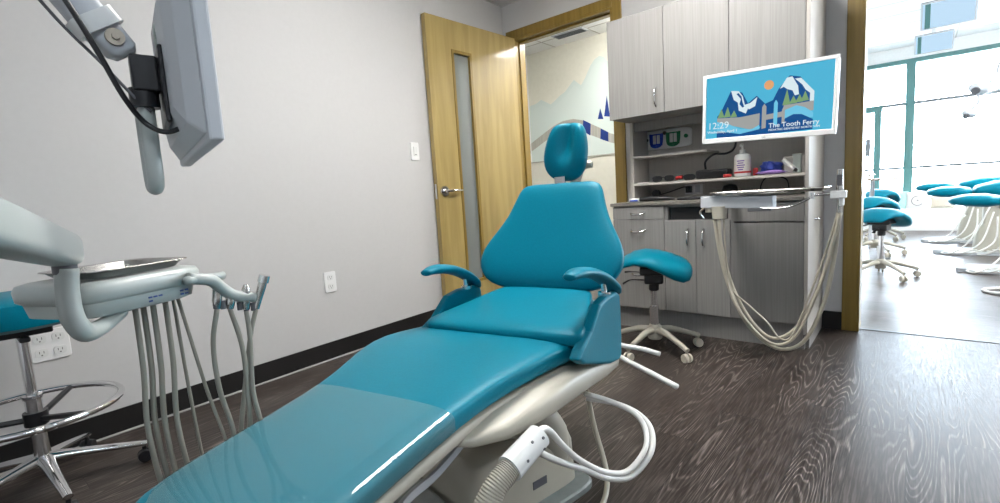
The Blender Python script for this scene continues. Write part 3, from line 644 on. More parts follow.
# ------------------------------------------------------------------ assistant unit with hoses
au = thing('assistant_unit', 'white assistant arm with suction holders in front of the cabinets', 'dental unit', (-0.70, 2.75, 0.0))
bm = new(); prism(bm, [(-0.198, 0.860), (0.155, 0.848), (0.155, 0.912), (-0.198, 0.924)], (0, 0, 0), (1, 0, 0), (0, 0, 1), (0, 0.09, 0)); obj('arm_box', bm, M['grey_pl'], au, bevel=0.004)
bm = new(); tube(bm, [(-0.13, 0.05, 0.90), (-0.15, 0.22, 0.91), (-0.12, 0.375, 0.905)], 0.024, 12, 4); obj('support_arm', bm, M['grey_pl'], au, smooth=60)
bm = new(); cyl(bm, (-0.155, 0.03, 0.866), (-0.155, 0.03, 0.835), 0.026, None, 18); cyl(bm, (-0.105, 0.02, 0.866), (-0.105, 0.02, 0.800), 0.040, 0.036, 24); obj('hose_collar', bm, M['cream'], au, smooth=40)
bm = new(); tube(bm, [(-0.185, 0.03, 0.86), (-0.21, 0.03, 0.835), (-0.19, 0.03, 0.80)], 0.006, 8, 4); obj('hook', bm, M['chrome'], au, smooth=60)
bm = new(); tube(bm, [(0.10, 0.0, 0.850), (0.22, -0.01, 0.852), (0.30, -0.01, 0.885), (0.335, -0.01, 0.905), (0.40, -0.01, 0.908), (0.43, -0.01, 0.902)], 0.0055, 8, 5); cyl(bm, (0.325, -0.01, 0.89), (0.325, -0.01, 0.92), 0.010, None, 12)
obj('holder_rod', bm, M['chrome'], au, smooth=60)
bm = new(); bb(bm, 0.04, 0.15, -0.01, 0.06, 0.835, 0.852); obj('valve_strip', bm, M['mark'], au, bevel=0.003)
bm = new(); box(bm, (0.428, 0.0, 0.905), (0.062, 0.045, 0.035)); box(bm, (0.44, 0.0, 0.872), (0.02, 0.03, 0.04)); obj('holder_block', bm, M['white_pl'], au, bevel=0.005)
# tray on it
tr = thing('metal_tray', 'thin steel tray lying over the assistant arm box', 'tray', (-0.585, 2.84, 0.925))
bm = new()
def ring2(a, b, z, e=8, n=48, dz=0.0): return [(x, y, z) for x, y in sup(n, a, b, e)]
loft(bm, [ring2(0.245, 0.11, 0.0), ring2(0.262, 0.125, 0.014), ring2(0.268, 0.130, 0.015), ring2(0.266, 0.128, 0.018), ring2(0.258, 0.121, 0.017), ring2(0.242, 0.107, 0.003)]); obj('pan', bm, M['steel'], tr, smooth=40)
# suction handpiece + hoses
sh = thing('suction_handpiece', 'grey suction handpiece standing in the holder at the hose ends', 'handpiece', (-0.268, 2.75, 0.93))
bm = new(); tube(bm, [(0.0, 0, -0.11), (0, 0, -0.05), (0.0, 0, 0.0), (0.0, 0, 0.055), (0.0, 0, 0.09)], [0.010, 0.011, 0.015, 0.013, 0.012], 14, 3); obj('body', bm, M['steel'], sh, smooth=60)
bm = new(); box(bm, (0.0, -0.014, 0.04), (0.02, 0.006, 0.05)); obj('button', bm, M['mark'], sh, bevel=0.002)
bm = new(); cyl(bm, (0.0, -0.01, -0.03), (0.0, -0.028, -0.03), 0.008, None, 10); obj('lever', bm, M['white_pl'], sh)
hs = [(0.0, 0.00, [(-0.830, 0.797), (-0.805, 0.62), (-0.755, 0.42), (-0.66, 0.22), (-0.53, 0.12), (-0.41, 0.17), (-0.325, 0.38), (-0.285, 0.62), (-0.268, 0.82)], 0.0095, 'outer beige suction hose hanging lowest from the assistant arm'),
      (0.0, 0.02, [(-0.815, 0.797), (-0.795, 0.62), (-0.735, 0.40), (-0.64, 0.23), (-0.545, 0.165), (-0.44, 0.24), (-0.355, 0.44), (-0.30, 0.64), (-0.275, 0.82)], 0.0085, 'beige suction hose hanging just inside the lowest loop'),
      (0.0, -0.02, [(-0.800, 0.797), (-0.785, 0.60), (-0.735, 0.37), (-0.62, 0.20), (-0.52, 0.145), (-0.43, 0.22), (-0.34, 0.47), (-0.30, 0.64), (-0.262, 0.82)], 0.0075, 'slim beige hose between the two thick suction loops'),
      (0.0, 0.01, [(-0.785, 0.797), (-0.775, 0.60), (-0.750, 0.42), (-0.66, 0.33), (-0.575, 0.25), (-0.52, 0.175), (-0.47, 0.18), (-0.42, 0.30), (-0.33, 0.60), (-0.28, 0.80)], 0.0048, 'thin pale air line that slackens across the hanging hoses')]
for _, dy, pts, r_, lab in hs:
    bm = new(); tube(bm, [(x, 2.765+dy, z) for x, z in pts], r_, 10, 6); tag(obj('suction_hose', bm, M['hose'], smooth=180), lab, 'hose', 'hoses on the assistant arm')

# ------------------------------------------------------------------ stools
def saddle_stool(loc, rz, label, group='saddle stools', seat_z=0.0):
    t = thing('saddle_stool', label, 'stool', loc, rz, group)
    # seat: loft along local x; (x, z_centre, half thickness, half depth)
    secs = [(-0.215, 0.515, 0.008, 0.05), (-0.205, 0.525, 0.020, 0.09), (-0.17, 0.552, 0.028, 0.115), (-0.11, 0.580, 0.033, 0.15), (-0.04, 0.585, 0.040, 0.18), (0.04, 0.560, 0.055, 0.19), (0.11, 0.527, 0.066, 0.185), (0.16, 0.505, 0.066, 0.165), (0.195, 0.497, 0.052, 0.13), (0.212, 0.496, 0.028, 0.08), (0.218, 0.497, 0.008, 0.03)]
    bm = new(); n = 28; rings = []
    for x, z, th, hd in secs:
        rings.append([(x, yy, z+zz - 0.9*yy*yy) for yy, zz in sup(n, hd, th, 2.6)])
    loft(bm, rings); obj('seat', bm, M['teal'], t, smooth=180)
    bm = new(); box(bm, (-0.005, 0, 0.500), (0.15, 0.17, 0.05)); box(bm, (0.0, 0, 0.455), (0.11, 0.11, 0.075)); bmesh.ops.create_cone(bm, cap_ends=True, segments=16, radius1=0.03, radius2=0.03, depth=0.06, matrix=Matrix.Translation((0, 0, 0.40)))
    obj('tilt_mechanism', bm, M['black'], t, bevel=0.012, seg=3)
    for k, (a, z) in enumerate(((2.75, 0.475), (3.2, 0.435))):
        bm = new(); tube(bm, [(0.04*math.cos(a), 0.04*math.sin(a), z), (0.13*math.cos(a), 0.13*math.sin(a), z+0.005), (0.18*math.cos(a), 0.18*math.sin(a), z-0.02*k)], [0.006, 0.006, 0.014], 8, 4, 0.5); obj('lever', bm, M['black'], t, smooth=60)
    bm = new(); cyl(bm, (0, 0, 0.20), (0, 0, 0.40), 0.018, None, 20); cyl(bm, (0, 0, 0.12), (0, 0, 0.28), 0.027, None, 20); obj('gas_column', bm, M['chrome'], t, smooth=40)
    bm = new(); lathe(bm, [(0.038, 0.075), (0.042, 0.085), (0.040, 0.145), (0.030, 0.165)], n=24); obj('hub', bm, M['cream'], t, smooth=40)
    for k in range(5):
        a = 2*PI*k/5+0.35; ca, sa = math.cos(a), math.sin(a)
        bm = new(); tube(bm, [(0.03*ca, 0.03*sa, 0.130), (0.10*ca, 0.10*sa, 0.128), (0.20*ca, 0.20*sa, 0.098), (0.275*ca, 0.275*sa, 0.072)], [0.022, 0.019, 0.015, 0.014], 12, 4, 1.0)
        lg = obj('leg', bm, M['cream'], t, smooth=60)
        bm = new(); cx, cy = 0.268*ca, 0.268*sa; px, py = -sa, ca
        for sg in (-1, 1):
            cyl(bm, (cx+px*sg*0.007, cy+py*sg*0.007, 0.0275), (cx+px*sg*0.022, cy+py*sg*0.022, 0.0275), 0.027, 0.024, 20)
        cyl(bm, (cx, cy, 0.03), (cx, cy, 0.062), 0.007, None, 10); obj('castor', bm, M['castor'], lg, smooth=40)
    return t
st = saddle_stool((-1.185, 2.770, 0), math.atan2(0.4, 0.92), 'teal saddle stool with cream base beside the dental chair backrest')
g2 = 'saddle stools'
dup(st, (-0.235, 5.80, 0), 1.25, 'nearest teal saddle stool seen through the right opening', g2)
dup(st, (-0.36, 7.35, 0), 1.1, 'middle teal saddle stool of the three beyond the opening', g2)
dup(st, (-0.38, 9.0, 0), 1.3, 'farthest teal saddle stool, by the window side table', g2)
for k_, o_s in enumerate([x for x in bpy.data.objects if x.name.startswith('saddle_stool')][1:]): o_s.scale = (1.06, 1.06, 1.06+0.07*k_)

# round operator stool by the left wall
os_ = thing('operator_stool', 'round teal stool with chrome foot ring against the left wall', 'stool', (-2.47, 0.160, 0))
bm = new(); lathe(bm, [(0.02, 0.640), (0.17, 0.640), (0.205, 0.655), (0.215, 0.69), (0.210, 0.735), (0.18, 0.752), (0.05, 0.757)], n=48); obj('seat', bm, M['teal'], os_, smooth=50)
bm = new(); box(bm, (0, 0, 0.622), (0.16, 0.16, 0.03)); box(bm, (0.06, 0.0, 0.60), (0.10, 0.03, 0.02)); obj('seat_plate', bm, M['black'], os_, bevel=0.006)
bm = new(); cyl(bm, (0, 0, 0.36), (0, 0, 0.61), 0.017, None, 24); cyl(bm, (0, 0, 0.12), (0, 0, 0.37), 0.025, None, 24); cyl(bm, (0, 0, 0.36), (0, 0, 0.375), 0.029, None, 24); obj('column', bm, M['chrome'], os_, smooth=40)
bm = new(); R_ = 0.255; tube(bm, [(R_*math.cos(k*PI/24), R_*math.sin(k*PI/24), 0.315) for k in range(49)], 0.0125, 12, 1)
fr = obj('foot_ring', bm, M['chrome'], os_, smooth=180)
bm = new()
for k in range(3):
    a = 0.5+2*PI*k/3; tube(bm, [(0.025*math.cos(a), 0.025*math.sin(a), 0.285), (R_*math.cos(a), R_*math.sin(a), 0.314)], 0.011, 8, 1)
cyl(bm, (0, 0, 0.262), (0, 0, 0.312), 0.036, None, 24)
obj('spoke', bm, M['black'], fr, smooth=40)
for k in range(5):
    a = math.radians(76-72*k); ca, sa = math.cos(a), math.sin(a)
    bm = new(); tube(bm, [(0.02*ca, 0.02*sa, 0.125), (0.10*ca, 0.10*sa, 0.115), (0.31*ca, 0.31*sa, 0.075)], [0.030, 0.022, 0.015], 12, 3, 0.7); lg = obj('leg', bm, M['chrome'], os_, smooth=60)
    bm = new(); cx, cy = 0.30*ca, 0.30*sa; px, py = -sa, ca
    for sg in (-1, 1): cyl(bm, (cx+px*sg*0.006, cy+py*sg*0.006, 0.027), (cx+px*sg*0.022, cy+py*sg*0.022, 0.027), 0.0265, 0.023, 20)
    cyl(bm, (cx, cy, 0.03), (cx, cy, 0.065), 0.008, None, 10); obj('castor', bm, M['black'], lg, smooth=40)

# ------------------------------------------------------------------ wall fittings on the left wall
wa = math.atan2(-0.0556, 1.0)   # wall direction is (−0.0556, 1)
def on_wall(y, z): return (wx(y), y, z)
RW = PI/2+0.0556               # local x along the wall (+y), local -y into the room
def plate(name, label, cat, y, z, w_, h_):
    t = thing(name, label, cat, on_wall(y, z), RW)
    bm = new(); loft(bm, [[(x, -0.0005, q_) for x, q_ in sup(32, w_/2, h_/2, 12)], [(x, -0.006, q_) for x, q_ in sup(32, w_/2, h_/2, 12)], [(x*0.94, -0.009, q_*0.96) for x, q_ in sup(32, w_/2, h_/2, 12)]]); obj('plate', bm, M['white_paint'], t, smooth=30)
    return t
def receptacle(t, x, z):
    bm = new(); loft(bm, [[(x+a, -0.009, z+b) for a, b in sup(28, 0.021, 0.018, 3)], [(x+a, -0.013, z+b) for a, b in sup(28, 0.021, 0.018, 3)]]); r_ = obj('receptacle', bm, M['white_pl'], t, smooth=40)
    bm = new()
    for dx in (-0.007, 0.007): bb(bm, x+dx-0.0012, x+dx+0.0012, -0.0134, -0.0128, z-0.001, z+0.009)
    bb(bm, x-0.0025, x+0.0025, -0.0134, -0.0128, z-0.011, z-0.006); obj('slot', bm, M['mark'], r_)
t = plate('power_outlet', 'white duplex outlet low on the left wall before the baseboard', 'outlet', 1.635, 0.508, 0.085, 0.135)
receptacle(t, 0, 0.030); receptacle(t, 0, -0.030)
t = plate('power_outlet', 'white four-gang outlet on the left wall behind the round stool', 'outlet', 0.262, 0.485, 0.135, 0.135)
for dx in (-0.03, 0.03):
    for dz in (-0.03, 0.03): receptacle(t, dx, dz)
t = plate('light_switch', 'white rocker switch on the left wall beside the open door', 'switch', 2.475, 1.375, 0.085, 0.135)
bm = new(); bb(bm, -0.018, 0.018, -0.014, -0.009, -0.035, 0.035); obj('rocker', bm, M['white_pl'], t, bevel=0.002)
bm = new(); bb(bm, -0.008, 0.008, -0.0147, -0.014, -0.028, -0.023); obj('indicator', bm, M['mark'], t)

# ------------------------------------------------------------------ dental chair
CA = math.radians(11)
ch = thing('dental_chair', 'teal reclining dental chair with cream base in the room centre', 'dental chair', (-0.99, 1.11, 0), CA)
def pad(name, secs, m, parent, n=40, e=4.5, crown=0.0):
    """secs: (s, cx, half width, z_top, thickness) along local y"""
    bm = new(); rings = []
    for s_, cx, hw_, zt, th in secs:
        rings.append([(cx+a, s_, zt-th/2+b - crown*(a/hw_)**2*0.01) for a, b in sup(n, hw_, th/2, e)])
    loft(bm, rings); return obj(name, bm, m, parent, smooth=180, sub=1)
LEG = [(-0.975, -0.040, 0.07, 0.493, 0.012), (-0.970, -0.042, 0.12, 0.500, 0.028), (-0.955, -0.045, 0.148, 0.505, 0.046), (-0.92, -0.050, 0.180, 0.510, 0.058), (-0.87, -0.054, 0.203, 0.515, 0.062), (-0.75, -0.055, 0.208, 0.527, 0.064), (-0.60, -0.057, 0.212, 0.540, 0.066), (-0.45, -0.062, 0.222, 0.552, 0.070), (-0.33, -0.074, 0.250, 0.563, 0.072),
       (-0.22, -0.082, 0.284, 0.571, 0.074), (-0.12, -0.078, 0.303, 0.575, 0.076), (-0.02, -0.052, 0.298, 0.572, 0.080), (0.06, -0.03, 0.280, 0.573, 0.086), (0.14, -0.008, 0.262, 0.577, 0.09), (0.25, 0.0, 0.255, 0.585, 0.10), (0.38, 0.0, 0.245, 0.60, 0.11), (0.43, 0.0, 0.20, 0.60, 0.09), (0.45, 0.0, 0.14, 0.59, 0.05)]
lr = pad('legrest_cushion', LEG, M['teal'], ch)
def lerp_leg(s_):
    for a, b in zip(LEG[:-1], LEG[1:]):
        if a[0] <= s_ <= b[0]:
            f = (s_-a[0])/(b[0]-a[0]); return [x+(y-x)*f for x, y in zip(a, b)]
def smooth_leg(s_, w=0.07):
    q_ = [lerp_leg(max(-0.972, min(0.4, s_+w*(k-4)/4))) for k in range(9)]
    return [sum(c)/9 for c in zip(*q_)]
bm = new(); rings = []
for k in range(40):
    s_ = -0.945+k*(0.945-0.475)/39; _, cx, hw_, zt0, th = smooth_leg(s_, min(0.07, (s_+0.972)))
    rings.append([(cx+a, s_, zt0-th/2+b) for a, b in sup(180, hw_+0.002, th/2+0.002, 4.2)])
loft(bm, rings, cap=False); obj('plastic_sleeve', bm, M['sleeve'], ch, smooth=180)['label'] = 'clear glossy plastic sleeve' 
pad('seat_cushion', [(-0.028, 0.0, 0.20, 0.578, 0.012), (-0.022, 0.0, 0.262, 0.590, 0.035), (0.0, 0.0, 0.282, 0.600, 0.052), (0.04, 0.0, 0.280, 0.607, 0.062), (0.12, 0.0, 0.262, 0.616, 0.075), (0.22, 0.0, 0.232, 0.628, 0.085), (0.32, 0.0, 0.205, 0.642, 0.09), (0.38, 0.0, 0.185, 0.646, 0.085), (0.40, 0.0, 0.16, 0.640, 0.06), (0.41, 0, 0.1, 0.63, 0.02)], M['teal'], ch, e=6)
# backrest
BA = Vector((0, 0.375, 0.625)); BD = Vector((0, 0.22, 0.405)); BL = BD.length; BD = BD.normalized(); BN = Vector((0, -BD.z, BD.y))
prof = [(0.0, 0.10, 0.006), (0.008, 0.20, 0.020), (0.035, 0.262, 0.034), (0.08, 0.293, 0.040), (0.13, 0.298, 0.040), (0.18, 0.284, 0.039), (0.23, 0.256, 0.038), (0.28, 0.228, 0.037), (0.33, 0.206, 0.036), (0.38, 0.191, 0.035), (0.42, 0.180, 0.032), (0.445, 0.166, 0.026), (0.457, 0.140, 0.016), (0.461, 0.09, 0.005)]
bm = new(); rings = []
for d_, hw_, th in prof:
    cc = BA+BD*d_
    rings.append([cc+Vector((a, 0, 0))+BN*(b+0.35*a*a-0.008*math.sin(PI*d_/0.46)) for a, b in sup(44, hw_, th, 3.2)])
loft(bm, rings); obj('backrest', bm, M['teal'], ch, smooth=180, sub=1)
bm = new()
rings = []
for d_, hw_, th in ((0.02, 0.14, 0.03), (0.12, 0.17, 0.035), (0.25, 0.14, 0.03), (0.40, 0.10, 0.02)):
    cc = BA+BD*d_-BN*0.055
    rings.append([cc+Vector((a, 0, 0))+BN*b for a, b in sup(28, hw_, th, 4)])
loft(bm, rings); obj('back_shell', bm, M['cream'], ch, smooth=60)
# headrest
hc = Vector((0.006, 0.655, 1.158)); HD = Vector((0.10, 0.08, 1.0)).normalized(); HN = Vector((-0.16, -1.0, 0.08)).normalized(); HX = HD.cross(HN).normalized()*-1
if HX.x < 0: HX = -HX
HN = HD.cross(HX).normalized()
if HN.y > 0: HN = -HN
bm = new(); rings = []
hp = [(-0.118, 0.015, 0.004), (-0.114, 0.045, 0.012), (-0.100, 0.070, 0.024), (-0.075, 0.090, 0.033), (-0.04, 0.100, 0.037), (0.0, 0.100, 0.038), (0.04, 0.094, 0.037), (0.08, 0.083, 0.034), (0.105, 0.070, 0.027), (0.118, 0.052, 0.016), (0.123, 0.022, 0.005)]
n = 44
for d_, hw_, th in hp:
    r_ = []
    for a, b in sup(n, hw_, th, 2.8):
        dent = 0.0
        if b > 0:
            dent = 0.040*math.exp(-((a/0.030)**2))*math.exp(-(((d_-0.06)/0.06)**2)) + 0.026*math.exp(-((a/0.032)**2+((d_-0.0)/0.03)**2))
        fold = (0.0022*math.sin(26*math.atan2(d_-0.01, a+1e-4)) * math.exp(-((math.hypot(a, d_-0.01)-0.045)/0.03)**2)) if b > 0.6*th else 0
        r_.append(hc+HD*d_+HX*a+HN*(b-dent+fold+1.5*a*a))
    rings.append(r_)
loft(bm, rings); hr = obj('headrest', bm, M['teal'], ch, smooth=180, sub=1)
bm = new(); 
pb = hc-HN*0.045-HD*0.05
tube(bm, [pb+Vector((0.035, 0.0, 0.06)), pb+Vector((0.03, 0.005, 0.0)), pb+Vector((0.015, 0.0, -0.06)), BA+BD*0.40-BN*0.05], [0.030, 0.042, 0.036, 0.03], 14, 5, 0.5)
cyl(bm, pb+Vector((0.05, 0.01, 0.0)), pb+Vector((0.085, 0.012, 0.0)), 0.018, 0.014, 16)
obj('headrest_bracket', bm, M['cream'], ch, smooth=60)
bm = new(); box(bm, BA+BD*0.475-BN*0.005+Vector((-0.012, 0, 0.002)), (0.045, 0.012, 0.035)); obj('headrest_clip', bm, M['chrome'], ch)
# arms and side pads
for sg in (-1, 1):
    bm = new(); X = sg
    P = [(0.255*X, -0.02, 0.757), (0.258*X, 0.04, 0.760), (0.264*X, 0.13, 0.746), (0.272*X, 0.23, 0.712), (0.280*X, 0.31, 0.668), (0.284*X, 0.345, 0.640)]
    tube(bm, P, [0.020, 0.032, 0.034, 0.034, 0.032, 0.018], 16, 6, 0.52)
    ar = obj('armrest', bm, M['teal'], ch, smooth=180, sub=1)
    bm = new(); cyl(bm, (0.272*X, 0.245, 0.655), (0.272*X, 0.24, 0.70), 0.010, 0.008, 14); cyl(bm, (0.272*X, 0.245, 0.652), (0.272*X, 0.245, 0.664), 0.020, None, 16); obj('bolt', bm, M['chrome'], ar, smooth=40)
    bm = new(); xi = 0.262*X
    outl = [(-0.075, 0.540), (-0.03, 0.512), (0.10, 0.468), (0.22, 0.430), (0.315, 0.412), (0.338, 0.425), (0.345, 0.50), (0.345, 0.58), (0.338, 0.638), (0.30, 0.655), (0.20, 0.658), (0.125, 0.650), (0.095, 0.630), (0.04, 0.590), (-0.04, 0.560)]
    prism(bm, outl, (xi, 0, 0), (0, 1, 0), (0, 0, 1), (0.036*X, 0, 0))
    obj('side_pad', bm, M['teal'], ch, bevel=0.010, seg=3)
# cream frames
def shell(name, secs, m, parent, e=5, n=36):
    bm = new(); rings = []
    for s_, cx, hw_, zt, zb in secs:
        rings.append([(cx+a, s_, (zt+zb)/2+b) for a, b in sup(n, hw_, (zt-zb)/2, e)])
    loft(bm, rings); return obj(name, bm, m, parent, smooth=45)
shell('legrest_frame', [(-0.96, -0.047, 0.150, 0.448, 0.428), (-0.93, -0.047, 0.178, 0.452, 0.418), (-0.75, -0.049, 0.190, 0.468, 0.430), (-0.45, -0.05, 0.196, 0.488, 0.440), (-0.32, -0.048, 0.212, 0.494, 0.452), (-0.22, -0.042, 0.240, 0.501, 0.46), (-0.12, -0.03, 0.258, 0.502, 0.45), (0.05, 0, 0.25, 0.49, 0.43), (0.30, 0, 0.24, 0.48, 0.42)], M['cream'], ch)
shell('seat_frame', [(-0.45, -0.03, 0.150, 0.455, 0.438), (-0.42, -0.02, 0.195, 0.464, 0.430), (-0.35, -0.01, 0.235, 0.476, 0.420), (-0.20, 0.0, 0.268, 0.500, 0.412), (-0.05, 0.0, 0.284, 0.505, 0.400), (0.10, 0.0, 0.288, 0.480, 0.385), (0.22, 0, 0.290, 0.456, 0.370), (0.32, 0, 0.290, 0.452, 0.362), (0.365, 0, 0.280, 0.446, 0.362), (0.378, 0, 0.24, 0.438, 0.368)], M['cream'], ch, e=4)
shell('back_hinge', [(0.36, 0, 0.12, 0.62, 0.42), (0.44, 0, 0.12, 0.66, 0.44), (0.50, 0, 0.09, 0.66, 0.52)], M['cream'], ch)
# lift mechanism on the base (the base is turned against the seat)
CB = math.radians(-21)   # relative to chair
def base_pt(x, y): return (x*math.cos(CB)-y*math.sin(CB), x*math.sin(CB)+y*math.cos(CB))
def bobj(name, bm, m, **k):
    bmesh.ops.rotate(bm, verts=bm.verts[:], cent=(0, 0, 0), matrix=Matrix.Rotation(CB, 3, 'Z')); return obj(name, bm, m, ch, **k)
bm = new(); loft(bm, [[(-0.07+a, -0.12+b, z_) for a, b in sup(40, hx, 0.395+ (hx-0.22), 12)] for z_, hx in ((0.0, 0.222), (0.018, 0.222), (0.024, 0.216))]); bobj('base_plate', bm, M['base_grey'], smooth=30)
bm = new(); loft(bm, [[(-0.065+a, 0.02+b, z_) for a, b in sup(44, hx, hy, 9)] for z_, hx, hy in ((0.024, 0.165, 0.225), (0.16, 0.160, 0.220), (0.205, 0.150, 0.205), (0.215, 0.135, 0.19))]); bo = bobj('base_cover', bm, M['cream'], smooth=50)
bm = new(); tube(bm, [(-0.06, 0.13, 0.12), (-0.06, 0.10, 0.22), (-0.05, 0.03, 0.31), (-0.05, -0.03, 0.37)], [0.10, 0.105, 0.10, 0.09], 24, 5); bobj('lift_column', bm, M['cream'], smooth=180)
bm = new(); tube(bm, [(0.055, 0.17, 0.10), (0.055, 0.15, 0.20), (0.04, 0.08, 0.29), (0.0, 0.0, 0.36)], [0.045, 0.062, 0.066, 0.055], 20, 5); bobj('lift_link', bm, M['cream'], smooth=180)
bm = new(); bb(bm, -0.16, 0.02, -0.42, -0.22, 0.024, 0.10); bobj('motor_housing', bm, M['base_grey'], bevel=0.015, seg=3)
bm = new(); bb(bm, -0.12, -0.02, -0.24, 0.0, 0.28, 0.36); bobj('actuator', bm, M['base_grey'], bevel=0.015, seg=3)
bm = new(); tube(bm, [(0.055, -0.78, 0.395), (0.075, -0.76, 0.365), (0.085, -0.66, 0.350), (0.085, -0.56, 0.375), (0.085, -0.46, 0.375), (0.085, -0.32, 0.40)], 0.010, 8, 5, 1.8); box(bm, (0.07, -0.60, 0.40), (0.014, 0.014, 0.08)); obj('support_bracket', bm, M['grey_pl'], ch, smooth=60)
# small emblem on the base cover
bm = new(); e0 = Vector((0.0985, 0.055, 0.085)); box(bm, e0, (0.003, 0.060, 0.026)); bobj('badge', bm, M['mark'])
for zz, pts in enumerate(([(0.12, 0.74, 0.335), (0.17, 0.80, 0.30), (0.25, 0.815, 0.288), (0.33, 0.80, 0.278)], [(0.12, 0.74, 0.30), (0.20, 0.68, 0.285), (0.32, 0.585, 0.28), (0.455, 0.465, 0.28)])):
    bm = new(); tube(bm, [(0.07, 0.60, 0.40)]+pts, 0.0105, 10, 5); obj('release_lever', bm, M['white_pl'], ch, smooth=180)
bm = new(); tube(bm, [(0.0, 0.42, 0.43), (0.05, 0.52, 0.42), (0.085, 0.62, 0.40)], 0.03, 12, 4); obj('lever_mount', bm, M['cream'], ch, smooth=60)

# vacuum hose clipped to the chair
vh = thing('vacuum_hose', 'ribbed grey vacuum hose with white cuff beside the chair base', 'hose', (-0.64, 0.78, 0))
P0 = Vector((-0.655, 0.750, 0.410)); P1 = Vector((-0.650, 0.850, 0.440)); dr = (P1-P0).normalized()
o0 = Vector(vh.location)
bm = new(); cyl(bm, P0-o0-dr*0.005, P1-o0, 0.031, 0.029, 28); cuff = obj('cuff', bm, M['white_pl'], vh, smooth=40)
bm = new()
for k, (f, a) in enumerate(((0.25, 0.2), (0.85, 0.5), (0.85, -0.4), (0.55, 0.9))):
    c_ = P0-o0+(P1-P0)*f; s1_ = Vector((1, -0.1, 0)); up_ = dr.cross(s1_).normalized()*-1
    dv = (s1_*math.cos(a)+Vector((0, 0, 1))*math.sin(a)).normalized(); cyl(bm, c_+dv*0.027, c_+dv*0.0315, 0.0035, None, 8)
obj('screw', bm, M['mark'], cuff)
pts = catmull([P1-o0-dr*0.09, P0-o0-dr*0.01, Vector((-0.665, 0.695, 0.375))-o0, Vector((-0.675, 0.655, 0.31))-o0, Vector((-0.672, 0.64, 0.22))-o0, Vector((-0.655, 0.63, 0.10))-o0, Vector((-0.67, 0.56, 0.035))-o0, Vector((-0.72, 0.42, 0.033))-o0], 44)
bm = new(); rings = []; nr = None
for i, p in enumerate(pts):
    t_ = (pts[min(i+1, len(pts)-1)]-pts[max(i-1, 0)]).normalized()
    if nr is None: a = Vector((1, 0, 0)); nr = (a-t_*a.dot(t_)).normalized()
    else: nr = (nr-t_*nr.dot(t_)).normalized()
    bn = t_.cross(nr); R_ = 0.0258+0.0014*math.sin(i*PI*0.5)
    rings.append([p+(nr*math.cos(2*PI*k/22)+bn*math.sin(2*PI*k/22))*R_ for k in range(22)])
loft(bm, rings); obj('ribbed_pipe', bm, M['cream'], vh, smooth=180)
# white tubing loop
lpa = [(-0.655, 0.840, 0.436), (-0.662, 0.880, 0.440), (-0.664, 0.915, 0.418), (-0.665, 0.963, 0.362), (-0.666, 1.046, 0.280), (-0.645, 1.14, 0.206), (-0.621, 1.232, 0.172), (-0.601, 1.309, 0.210), (-0.624, 1.364, 0.246), (-0.666, 1.377, 0.282), (-0.722, 1.338, 0.320), (-0.80, 1.30, 0.345)]
lpb = [(-0.660, 0.842, 0.415), (-0.672, 0.880, 0.378), (-0.672, 0.93, 0.338), (-0.672, 1.0, 0.287), (-0.664, 1.06, 0.248), (-0.640, 1.15, 0.184), (-0.615, 1.245, 0.152), (-0.590, 1.325, 0.196), (-0.613, 1.384, 0.238), (-0.662, 1.398, 0.272), (-0.722, 1.358, 0.308), (-0.80, 1.31, 0.325)]
for pp, lab in ((lpa, 'upper white tube of the twin loop beside the chair base'), (lpb, 'lower white tube of the twin loop beside the chair base')):
    bm = new(); tube(bm, pp, 0.0085, 12, 7); tag(obj('air_tube', bm, M['hose_white'], smooth=180), lab, 'tube', 'white twin tubes')
bm = new(); tube(bm, [(-0.92, 1.50, 0.30), (-0.87, 1.47, 0.15), (-0.80, 1.42, 0.03), (-0.745, 1.32, 0.012), (-0.71, 1.20, 0.012), (-0.68, 1.08, 0.012), (-0.64, 0.92, 0.012)], 0.009, 10, 6); tag(obj('drain_tube', bm, M['hose'], smooth=180), 'beige tube running down and across the floor behind the chair base', 'tube')

# ------------------------------------------------------------------ delivery unit at left
du = thing('delivery_unit', 'pale dentist delivery table on a swing arm at the left edge', 'dental unit', (-0.50, -0.20, 0))
do = Vector(du.location)
def V_(*a): return Vector(a)-do
da = Vector((-0.40, 0.917, 0)).normalized(); db = Vector((-0.917, -0.40, 0)).normalized()
hcn = Vector((-1.030, 0.132, 0))+da*0.133+db*0.100
def hbox(z, a, b, e): return [hcn-do+da*x+db*y+Vector((0, 0, z)) for x, y in sup(52, a, b, e)]
bm = new(); loft(bm, [hbox(0.859, 0.116, 0.090, 5), hbox(0.865, 0.125, 0.098, 5), hbox(0.884, 0.127, 0.100, 5), hbox(0.893, 0.123, 0.096, 5), hbox(0.897, 0.110, 0.083, 5), hbox(0.892, 0.09, 0.066, 5)]); obj('table_top', bm, M['mint'], du, smooth=180)
bm = new(); loft(bm, [hbox(0.832, 0.098, 0.076, 5), hbox(0.836, 0.112, 0.086, 5), hbox(0.860, 0.117, 0.091, 5)]); obj('control_body', bm, M['mint'], du, smooth=60)
# blue symbols on the near side of the body
bm = new()
for x in (0.0, 0.010, 0.020, 0.065, 0.075):
    for z in (0.843, 0.850):
        if random.random() < 0.85: c_ = hcn-do+da*x-db*0.0895; box(bm, (c_.x, c_.y, z), (0.007, 0.001, 0.003), math.atan2(da.y, da.x))
obj('symbol_pad', bm, M['navy'], du)
bm = new(); e0 = hcn-db*0.113; tube(bm, [e0+da*0.055+Vector((0, 0, 0.871))-do, e0+da*0.10+Vector((0, 0, 0.869))-do, e0+da*0.145+Vector((0, 0, 0.866))-do], 0.0085, 12, 4); obj('side_handle', bm, M['mint'], du, smooth=180)
